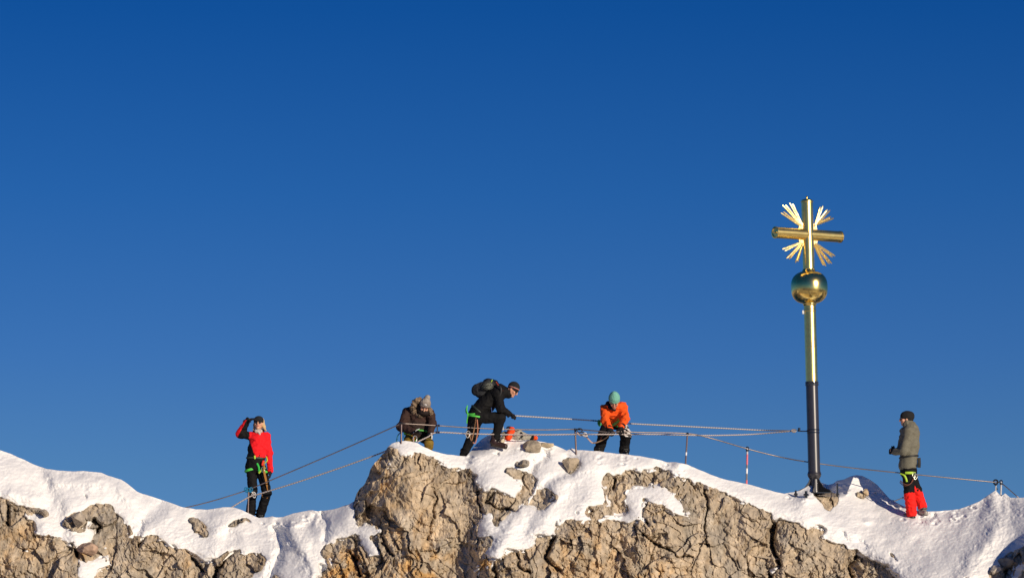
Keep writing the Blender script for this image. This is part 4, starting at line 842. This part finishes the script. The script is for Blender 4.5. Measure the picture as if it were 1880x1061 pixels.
    hs = MB(); ring(hs, P(1668.5, 838.5), (-.12, 0, 1), (0, 1, 0), .20, .168, .014, .008, (.012, .012, .012)); ring(hs, P(1667.5, 868.5, -.08), (0, 0, 1), (0, 1, 0), .13, .128, .021, .007, LIME, a0=R(150), a1=R(385))
    hs.tube(curve([P(1653, 869, -.17), P(1660, 872, -.22), P(1663.5, 878, -.23), P(1665, 884, -.22)]), .016, 6, LIME, flat=.4, side=(1, 0, .3)); hs.tube(curve([P(1687, 840, -.05), P(1687.5, 850, -.05), P(1687, 858, -.04)]), .03, 6, (.01, .01, .01), flat=.5, side=(1, 0, 0)); hs.build('harness', M['web'], root)
    ln = MB(); ln.tube(curve([P(1653, 882, -.18), P(1660, 888, -.24), P(1669, 889, -.24), P(1677, 880, -.2), P(1678, 872, -.17)]), .009, 6, (.12, .04, .02)); ln.tube(curve([P(1652, 885, -.16), P(1660, 891, -.22), P(1671, 888, -.24), P(1678, 876, -.2)]), .008, 6, (.16, .05, .03))
    ln.build('lanyard', M['rope'], root)
    for dx in (0, 3, -2): ln = MB(); biner(ln, P(1678+dx, 872+dx, -.19-.01*dx), .09, .055, .008, (.6, .6, .5), X=(1, .2, 0), Z=(.2*dx/3, 0, 1)); ln.build('carabiner', M['steel'], root)
    return y0
YE = standing()

# ------------------------------------------------------------------ gear bag on the mound
yb = tab(YC, 955)-.1; P = lambda x, y, d=0: A(x, y, yb+d)
bag = empty('gear_bag', P(955, 806), 'grey gear bag with orange band and orange end lying behind the stones on the mound', 'bag')
GB = (.36, .34, .29); S = SDF()
S.cap(P(931, 800), P(950, 798), .075, .10, GB); S.cap(P(950, 799), P(958, 800), .10, .07, GB); S.cap(P(962, 802), P(976, 803.5), .075, .045, GB); S.cap(P(925, 796), P(930, 801), .04, .05, (.33, .30, .22))
S.build('bag_body', M['cloth'], bag, h=.007, k=.025, fold=.008, ff=16, seed=9)
S = SDF(); S.cap(P(939, 790, -.05), P(933, 803, -.06), .065, .062, (.85, .07, .01), side=(0, 1, 0), w=1.6); S.build('orange_band', M['cloth'], bag, h=.006, fold=.003)
S = SDF(); S.cap(P(983, 804, -.03), P(981, 806, -.03), .042, .035, (.85, .09, .01)); S.cap(P(978.5, 803.5, -.03), P(977, 806, -.03), .04, .035, (.01, .01, .01)); S.build('orange_end', M['cloth'], bag, h=.006, k=.008)
s_ = MB(); s_.tube(curve([P(956, 793, -.1), P(960, 798, -.11), P(957, 804, -.11)]), .012, 6, (.01, .01, .01)); s_.build('strap', M['web'], bag); s_ = MB(); s_.tube(curve([P(930, 786, -.05), P(933, 783.5, -.06), P(938, 784, -.06)]), .014, 6, (.01, .01, .01)); s_.build('strap', M['web'], bag); s_ = MB(); s_.tube(curve([P(943, 789, -.12), P(948, 788, -.13), P(952, 790, -.12)]), .009, 6, (.01, .01, .01)); s_.build('strap', M['web'], bag)

# ------------------------------------------------------------------ summit cross
yx = ground_y(1496, 908)+.02; base = A(1496, 907, yx); s = mpp(yx)/math.cos(T)
crs = empty('summit_cross', base, 'tall golden summit cross with ball and rays on a dark grey steel mast', 'cross')
LEAN = math.atan2(9.0, 543); crs.rotation_euler = (0, -LEAN, 0)
Mx = world_of(crs)
def zz(row): return (907-row)*s/math.cos(LEAN)
GOLD = (.97, .72, .24); DK = (.030, .028, .034)
def lat(prof, name, mat, col, M2=Matrix.Identity(4), parent=crs, n=64, ang=10):
    mb = MB(); mb.lathe(prof, n, col, Mx@M2); return mb.build(name, mat, parent, ang=ang)
r = 11*s
lat([(8.2*s, zz(905)), (8.2*s, zz(878))], 'mast_foot', M['mast'], DK)
lat([(r, zz(866)), (r, zz(708))], 'mast', M['mast'], DK)
lat([(8.4*s, zz(880)), (11*s, zz(876)), (12.3*s, zz(873)), (12.6*s, zz(870)), (11.8*s, zz(868)), (11.4*s, zz(866))], 'mast_collar', M['mast'], DK)
lat([(11.3*s, zz(710.5)), (12.3*s, zz(709.5)), (12.3*s, zz(707)), (11.6*s, zz(706)), (12.3*s, zz(705)), (12.1*s, zz(703)), (11.2*s, zz(702.5))], 'mast_collar', M['paint'], (.03, .032, .036))
lat([(10.9*s, zz(703)), (10.9*s, zz(640.3)), (11.05*s, zz(640)), (11.05*s, zz(638.6)), (10.9*s, zz(638.3)), (10.9*s, zz(575)), (11.2*s, zz(574)), (11.2*s, zz(572)), (10.9*s, zz(571)), (10.9*s, zz(562))], 'gilded_column', M['gold'], GOLD)
# ball, flattened; small necks top and bottom
pf = [(10.9*s, zz(564)), (12.2*s, zz(562)), (12.5*s, zz(560.8))]
for i in range(33):
    a = -math.pi/2+math.pi*(i+2.2)/36.4; ca, sa = math.cos(a), math.sin(a)
    e = 2/2.55; pf.append((33.6*s*abs(ca)**e, zz(530.5)+30.2*s*math.copysign(abs(sa)**e, sa)))
pf = [p for p in pf[:3]]+[p for p in pf[3:] if p[0] > 11.3*s]+[(12.2*s, zz(500)), (11.4*s, zz(498.5)), (10.6*s, zz(497))]
lat(pf, 'ball', M['ball'], GOLD, n=72, ang=180)
top0 = 372
lat([(10.5*s, zz(499)), (10.5*s, zz(432)), (10.5*s, zz(top0+2)), (11.4*s, zz(top0+1.5)), (11.4*s, zz(top0-.3)), (9*s, zz(top0-2.8)), (4*s, zz(top0-4.5)), (1.6*s, zz(top0-5)), (1.4*s, zz(top0-7)), (2*s, zz(top0-8)), (1.3*s, zz(top0-9.6)), (.2*s, zz(top0-10))], 'upright', M['gold'], GOLD)
YAW = R(31)
# the arm comes forward on the left
Marm = Matrix.Translation((0, 0, zz(433.5)))@Matrix.Rotation(YAW, 4, 'Z')
La = 64.5*s/math.cos(YAW); ra = 10.2*s; mb = MB()
pr = [(.2*s, -La-2.2*s), (1.3*s, -La-2*s), (1.9*s, -La-.9*s), (1.2*s, -La+.4*s), (1.2*s, -La+2.6*s), (7*s, -La+2.8*s), (8.6*s, -La+1.2*s), (10.9*s, -La+1.5*s), (10.9*s, -La+4*s), (ra, -La+4.2*s)]
mb.lathe(pr+[(ra, 0)]+[(r_, -z_) for r_, z_ in pr[::-1]], 44, GOLD, Mx@Marm@Matrix.Rotation(R(90), 4, 'Y')); mb.build('crossarm', M['gold'], crs, ang=10)
# rays: four bundles of three double bars, rough hammered gilding
rng = random.Random(7)
def cr_pt(u, v, w=0): return Mx@Marm@Vector((u*s, w*s, v*s))
for qx, qz, ends in ((-1, 1, ((-37, 57), (-53, 53), (-58, 39))), (1, 1, ((33, 56), (50, 50), (58, 36))), (-1, -1, ((-57, -32), (-48, -48), (-28, -54))), (1, -1, ((37, -57), (51, -52), (59, -38)))):
    for j, (eu, ev) in enumerate(ends):
        mb = MB(); base_ = Vector((qx*(13+(j if qx*qz < 0 else 2-j)*1.2), qz*(15+1.2*(2-j if qx*qz < 0 else j)))); e = Vector((eu, ev)); d = (e-base_).normalized(); pr_ = Vector((-d.y, d.x))
        for q in (-1, 1):
            ee = e+pr_*q*2.3-d*(4.0 if q*qx*qz > 0 else 0); b0 = base_+pr_*q*.6; n = 13; pts = []; rd = []
            for i in range(n+1):
                t = i/n; p = b0.lerp(ee, t)+pr_*rng.uniform(-.10, .10); pts.append(cr_pt(p.x, p.y, rng.uniform(-.15, .15)+q*.3)); rd.append(s*rng.uniform(1.5, 1.9)*(1 if i < n else .45))
            mb.tube(pts, rd, 5, (1.0, .80, .38))
        for i in range(7):
            t = (i+.5)/8; p = base_.lerp(e, t); mb.tube([cr_pt(p.x-pr_.x*2*t, p.y-pr_.y*2*t, -.5), cr_pt(p.x+pr_.x*2*t, p.y+pr_.y*2*t, .5)], s*.55, 5, (1.0, .80, .38))
        mb.build('ray', M['goldr'], crs, ang=50)
    # little angle bracket carrying the bundle
    mb = MB(); fr = lambda u, v, w: cr_pt(u, v, w)
    mb.prism([(qx*10.8, qz*10.4), (qx*21, qz*10.4), (qx*19, qz*18), (qx*14.5, qz*21), (qx*10.8, qz*21)], fr, 2.0, (.95, .75, .4)); mb.build('ray_bracket', M['goldr'], crs, smooth=False)
# foot: gusset plates, base plate
mb = MB(); mb.lathe([(36*s, zz(907)), (36*s, zz(905.4))], 8, (.02, .02, .022), Mx); mb.build('base_plate', M['paint'], crs, smooth=False)
for i in range(6):
    a = R(20+60*i); mb = MB(); fr = lambda u, v, w, a=a: Mx@Vector((u*s*math.cos(a)-w*math.sin(a), u*s*math.sin(a)+w*math.cos(a), v*s))
    mb.prism([(8, 2), (35, 2), (34, 6), (20, 12), (12, 22), (10, 27), (8, 27)], fr, .016, (.018, .018, .02)); mb.build('gusset', M['paint'], crs, smooth=False)
# cable clamp
mb = MB()
for rw in (790.5, 795.5): mb.lathe([(r, zz(rw+1)), (r+.9*s, zz(rw+1)), (r+.9*s, zz(rw-1)), (r, zz(rw-1))], 40, (.012, .012, .014), Mx)
c0 = Mx@Vector((-r, -.0, zz(792.5))); mb.tube([c0, c0+Vector((-16*s, -.02, .0))], 1.0*s, 8, (.012, .012, .014)); mb.tube([c0+Vector((-14.5*s, -.02, -.5*s)), c0+Vector((-14.5*s, -.02, 6*s))], 2.3*s, 8, (.012, .012, .014)); mb.tube([c0+Vector((-14*s, -.02, 0)), c0+Vector((-20*s, -.02, 1.6*s))], .8*s, 8, (.012, .012, .014))
mb.build('cable_clamp', M['paint'], crs)
CL = c0+Vector((-22*s, -.02, .5*s))
# small fitting under the ball
mb = MB(); mb.box(Mx@Vector((-12.6*s, -.04, zz(576))), 3.4*s, 2*s, 7*s, None, (.8, .78, .7), .004); mb.build('fitting', M['steel'], crs)
# threaded stubs standing round the foot
STG = 'black anchor stubs round the cross foot'
for px, py, hp, rd, lb in ((1461, 911, 13, 1.9, 'short black stub in the snow left of the cross foot'), (1480, 912, 13, 2.6, 'black stub close in front of the cross foot'), (1537.5, 911, 26, 1.6, 'tall thin black stub right of the cross foot')):
    yy = ground_y(px, py)-.02; c = A(px, py+2, yy); sp = mpp(yy); mb = MB(); mb.tube([c, c+Vector((0, 0, hp*sp))], rd*sp, 10, (.012, .012, .012)); mb.lathe([(rd*1.7*sp, 4*sp), (rd*1.9*sp, 5*sp), (rd*1.9*sp, 7*sp), (rd*1.6*sp, 8*sp)], 6, (.02, .02, .02), Matrix.Translation(c))
    o = mb.build('anchor_stub', M['paint']); tag(o, lb, 'anchor stub', STG)

# ------------------------------------------------------------------ posts and cables
def post(pt, pb, y, rd, label, bands=None, head='cap', col=(.16, .12, .115), group='posts carrying the cable'):
    a = A(pb[0], pb[1]+6, y); b_ = A(pt[0], pt[1], y); root = empty('cable_post', a, label, 'post', group); mb = MB(); sp = mpp(y)
    d = b_-a; n = 30; pts = [a+d*i/n for i in range(n+1)]
    def cf(i, k_):
        t = 1-i/n
        for t0, t1, c in (bands or []):
            if t0 <= t <= t1: return c
        return col
    mb.tube(pts, rd*sp, 12, col, colf=cf); mb.build('rod', M['paint'] if bands else M['steel'], root)
    mh = MB(); u = d.normalized(); X = Vector((1, 0, 0))
    if head == 'cap': mh.tube([b_-u*.015, b_+u*.01, b_+u*.022], [rd*sp*1.6, rd*sp*1.7, rd*sp*1.0], 12, (.012, .012, .012))
    if head == 'eye':
        mh.tube([b_-u*.05, b_-u*.02], rd*sp*1.5, 12, (.012, .012, .012)); mh.tube([b_-u*.03+Vector((math.cos(q)*.022, 0, math.sin(q)*.026+.03)) for q in [2*math.pi*i/14 for i in range(15)]], .010, 6, (.012, .012, .012), cap=False)
    if head == 'tee': mh.tube([b_-X*5.5*sp, b_+X*1*sp, b_+X*9*sp], 1.3*sp, 8, (.012, .012, .012)); mh.tube([b_-u*4*sp, b_+u*2*sp], 2.0*sp, 10, (.012, .012, .012))
    mh.build('post_head', M['paint'], root); return b_
PK = (.75, .18, .2)
yA = tab(YC, 455)+.02; p1 = post((456.5, 898), (455, 943), yA, 1.7, 'thin brown post in front of the shading person, blue sling at its top')
yB = ground_y(736.5, 812)-.02; p2 = post((737, 777), (736.5, 809), yB, 1.7, 'thin brown post beside the crouching person, on the crest')
yC_ = ground_y(1058, 832)-.02; p3 = post((1056, 788), (1058, 832), yC_, 1.7, 'brown post with a wide black head, left of the bending person', head='tee')
yD_ = tab(YC, 1259)+.05; p4 = post((1262, 796), (1258.5, 848), yD_, 1.6, 'slightly leaning brown post with one white mark, beside a snow lump', bands=[(.58, .68, (.8, .8, .8))])
yE_ = tab(YC, 1371)+.05; p5 = post((1372, 823), (1370.5, 888), yE_, 1.8, 'red and white banded post between the leaning post and the cross', bands=[(.0, .14, (.6, .55, .55)), (.14, .40, PK), (.40, .52, (.2, .18, .18)), (.52, .64, (.85, .83, .83)), (.64, .82, (.2, .18, .18)), (.82, 1, PK)], head='eye')
yF = tab(YC, 1838)-.04; p6 = post((1838, 884), (1837.5, 909), yF, 1.7, 'short pale grey post at the far right beside a snow point', bands=[(.1, 1, (.5, .5, .5))], head='eye', col=(.5, .5, .5))
p7 = A(1828, 885, tab(YC, 1828)-.02)
mb = MB(); sp = mpp(2.2); biner(mb, p7, .085, .07, .014, (.012, .012, .012)); mb.tube(curve([p7-Vector((0, 0, .03)), A(1828.5, 893, 2.18), A(1831, 899, 2.18)]), .013, 6, (.012, .012, .012)); mb.tube([A(1828.5, 891, 2.16), A(1828, 901, 2.17)], .010, 6, (.6, .6, .6))
tag(mb.build('anchor_ring', M['paint']), 'black ring and shackle on top of the snow point at the far right', 'anchor')

def rope(name, label, pts, rad, ca, cb, tw=.05, twist=True, n=6, cat='cable', group='cables of the climbing route', dn=40, extra=None):
    P_ = curve(pts, dn); L = [0]
    for a, b_ in zip(P_[:-1], P_[1:]): L.append(L[-1]+(b_-a).length)
    # resample evenly
    tot = L[-1]; m_ = max(12, int(tot/(tw/4 if twist else .08))); out = []; j = 0
    for i in range(m_+1):
        d = tot*i/m_
        while j < len(L)-2 and L[j+1] < d: j += 1
        t = (d-L[j])/max(1e-6, L[j+1]-L[j]); out.append(P_[j].lerp(P_[j+1], min(1, t)))
    mb = MB()
    def cf(i, k_):
        if extra:
            e = extra(i/m_)
            if e: return e
        return ca if not twist or ((i/4.0+k_/n) % 1) < .5 else cb
    rr = [rad*(1+(.22*math.sin(2*math.pi*i/4*1.0) if twist else 0)) for i in range(m_+1)]
    mb.tube(out, rr, n, ca, colf=cf); return tag(mb.build(name, M['rope'] if twist else M['steel'], ang=180), label, cat, group)
def sagp(a, b_, sag, n=5): return [a.lerp(b_, i/n)+Vector((0, 0, -sag*4*(i/n)*(1-i/n))) for i in range(1, n)]
DKC = (.10, .085, .08); LTC = (.26, .22, .20)
e1 = A(334, 933, tab(YC, 340)-.05)
rope('steel_cable', 'upper dark cable from the left snow slope past the person in red', [e1]+sagp(e1, p1, .02, 3)+[p1]+sagp(p1, p2, .012)+[p2], .0095, (.34, .29, .27), (.1, .08, .08), twist=False)
ra0 = A(420, 934, yA-.02); rb0 = A(455, 913, yA-.03); rc0 = A(470, 908, yA-.03); rd0 = A(700, 831, tab(YC, 700)+.0); re0 = A(718, 822, ground_y(718, 822)-.01)
rope('twisted_rope', 'lower pale twisted rope from the shading person up to the rock edge', [ra0, rb0, rc0]+sagp(rc0, rd0, .022)+[rd0, re0], .012, (.52, .46, .43), (.22, .2, .2), group='pale twisted safety ropes', cat='rope')
q803 = A(803, 781, .05); q803b = A(803, 793.5, .05); yH = YD-.58
rope('steel_cable', 'long dark cable from the crouching person over the posts to the right edge', [p2, q803]+sagp(q803, p3, .03)+[p3, A(1098, 791, (yC_+yH)/2), A(1122, 793.5, yH), A(1137, 792, yH), A(1180, 793.5, (yH*2+yD_)/3), p4+Vector((0, 0, .005)), A(1310, 805.5, yD_+.1), p5+Vector((0, 0, -.005)), A(1430, 838, 1.5), A(1485, 848, 1.9), A(1560, 858, 2.0), A(1640, 866.5, 2.0), A(1740, 876.5, 2.1), p7, p6-Vector((0, 0, .02)), A(1871, 914, 2.1)], .0098, (.24, .2, .18), DKC, twist=False, dn=12)
rope('twisted_rope', 'pale rope just below the long dark cable, ending at the cross clamp', [A(766, 811, ground_y(766, 813)-.02), A(785, 802, .0), q803b]+sagp(q803b, A(1056, 797, yC_-.02), .02)+[A(1056, 797, yC_-.02), A(1100, 797, .4), A(1200, 797, yD_-.05), A(1262, 798.5, yD_-.03), A(1310, 799, 1.3), A(1380, 797, 2.0), CL], .0115, (.58, .50, .46), (.24, .21, .2), cat='rope', group='pale twisted safety ropes', dn=14)
rope('twisted_rope', 'topmost pale rope from the gloved hand of the climber in black to the cross clamp', [HANDC+Vector((-.04, 0, 0)), HANDC+Vector((0.02, 0, 0)), A(1047, 769, .75), A(1098, 772.5, 1.05), A(1152, 777, 1.35), A(1230, 781, 1.8), A(1330, 786, 2.3), A(1400, 789.5, 2.6), CL], .0115, (.58, .52, .47), (.25, .22, .2), cat='rope', group='pale twisted safety ropes', dn=16, extra=lambda t: (.03, .04, .09) if .20 < t < .40 else None)
mb = MB(); mb.tube([q803+Vector((0, -.01, .02)), q803b+Vector((0, -.01, -.02))], .010, 8, (.02, .02, .04)); 
for q in (q803, q803b): mb.tube([q+Vector((-.04, 0, 0)), q+Vector((.04, 0, 0))], .02, 8, (.02, .02, .04))
tag(mb.build('cable_clip', M['paint']), 'small dark clip joining cable and rope right of the crouching person', 'clip')
mb = MB()
for dx, rz in ((-.04, .3), (.04, -.2), (.0, 1.2)): biner(mb, p1+Vector((dx, -.02, -.01)), .085, .05, .009, (.01, .16, .32), X=(math.cos(rz), 0, math.sin(rz)), Z=(-math.sin(rz), 0, math.cos(rz)))
tag(mb.build('carabiner', M['shell']), 'blue carabiners clipped at the top of the thin post by the shading person', 'carabiner')
mb = MB(); Pq = lambda x, y: A(x, y, yC_-.04)
biner(mb, Pq(1064, 790), .07, .09, .008, (.012, .012, .012)); biner(mb, Pq(1068, 796), .06, .08, .009, (.02, .02, .02)); mb.tube(curve([Pq(1059, 794), Pq(1066, 799), Pq(1074, 797), Pq(1078, 803), Pq(1084, 810), Pq(1088, 813)]), .012, 6, (.5, .34, .26)); mb.tube(curve([Pq(1070, 798), Pq(1074, 801), Pq(1079, 799)]), .014, 6, (.65, .6, .55)); biner(mb, Pq(1074, 798), .07, .06, .008, (.75, .74, .72))
tag(mb.build('sling', M['rope']), 'brown sling with carabiners hanging from the black-headed post', 'sling')
mb = MB(); biner(mb, CL+Vector((-.02, 0, 0)), .05, .08, .009, (.55, .45, .35)); mb.tube([CL+Vector((0, 0, 0)), CL+Vector((.04, 0, .01))], .01, 6, (.2, .4, .6))
tag(mb.build('shackle', M['steel']), 'shackle where the two pale ropes meet at the cross clamp', 'shackle')
# ski pole tip lying by the man
yy = ground_y(1650, 925)+.4; mb = MB(); mb.tube([A(1638, 921, yy), A(1658, 913, yy)], .009, 6, (.3, .28, .28)); mb.tube([A(1639, 917.5, yy), A(1642, 922, yy)], .012, 6, (.05, .05, .06)); mb.tube([A(1657, 913.4, yy), A(1659, 912.6, yy)], .014, 6, (.03, .03, .03))
tag(mb.build('metal_rod', M['steel']), 'short metal rod sticking out of the snow left of the red gaiters', 'rod')

# ------------------------------------------------------------------ light, sky, camera
AZ, EL = R(39), R(14.5)
sv = Vector((math.sin(AZ)*math.cos(EL), -math.cos(AZ)*math.cos(EL), math.sin(EL)))
L = bpy.data.lights.new('sun', 'SUN'); L.energy = 4.6; L.angle = R(.5); L.color = (1, .85, .655)
o = bpy.data.objects.new('sun', L); COL.objects.link(o); o.rotation_euler = sv.to_track_quat('Z', 'Y').to_euler(); o.location = (20, -30, 30)
w = bpy.data.worlds.new('World'); SC.world = w; w.use_nodes = True; nt = w.node_tree; bg = nt.nodes['Background']
sky = nt.nodes.new('ShaderNodeTexSky'); sky.sky_type = 'NISHITA'; sky.sun_disc = False; sky.sun_elevation = EL; sky.sun_rotation = math.pi-AZ
sky.altitude = 2960; sky.air_density = 1.0; sky.dust_density = .1; sky.ozone_density = 2.5
tc = nt.nodes.new('ShaderNodeTexCoord'); sx = nt.nodes.new('ShaderNodeSeparateXYZ'); ma = nt.nodes.new('ShaderNodeMath'); ma.operation = 'MULTIPLY_ADD'; ma.inputs[1].default_value = 2.2; ma.inputs[2].default_value = .26; ma.use_clamp = False
cx_ = nt.nodes.new('ShaderNodeCombineXYZ'); nv = nt.nodes.new('ShaderNodeVectorMath'); nv.operation = 'NORMALIZE'
nt.links.new(tc.outputs['Generated'], sx.inputs[0]); nt.links.new(sx.outputs[0], cx_.inputs[0]); nt.links.new(sx.outputs[1], cx_.inputs[1]); nt.links.new(sx.outputs[2], ma.inputs[0]); nt.links.new(ma.outputs[0], cx_.inputs[2]); nt.links.new(cx_.outputs[0], nv.inputs[0]); nt.links.new(nv.outputs[0], sky.inputs['Vector'])
rp = nt.nodes.new('ShaderNodeValToRGB'); nt.links.new(sx.outputs[2], rp.inputs[0])
SKYR = [(0.0, (.9, .95, .85)), (.07, (.58, .85, .92)), (.1035, (.39, .75, 1.02)), (.148, (.20, .65, 1.05)), (.201, (.066, .507, 1.0)), (.45, (.08, .42, .85))]
els = rp.color_ramp.elements; els[0].position = SKYR[0][0]; els[0].color = SKYR[0][1]+(1,); els[1].position = SKYR[-1][0]; els[1].color = SKYR[-1][1]+(1,)
for p_, c in SKYR[1:-1]: e = els.new(p_); e.color = c+(1,)
mx = nt.nodes.new('ShaderNodeMix'); mx.data_type = 'RGBA'; mx.blend_type = 'MULTIPLY'; mx.inputs[0].default_value = 1
nt.links.new(sky.outputs[0], mx.inputs[6]); nt.links.new(rp.outputs[0], mx.inputs[7]); nt.links.new(mx.outputs[2], bg.inputs[0]); bg.inputs[1].default_value = .145
cam = bpy.data.cameras.new('camera'); cam.sensor_width = 36; cam.lens = 36*F/1880; cam.clip_start = .5; cam.clip_end = 200000
o = bpy.data.objects.new('camera', cam); COL.objects.link(o); o.location = (0, CY, CZ); o.rotation_euler = (R(90)+T, 0, 0); SC.camera = o
SC.view_settings.view_transform = 'Standard'; SC.view_settings.look = 'None'; SC.view_settings.exposure = 0; SC.view_settings.gamma = 1
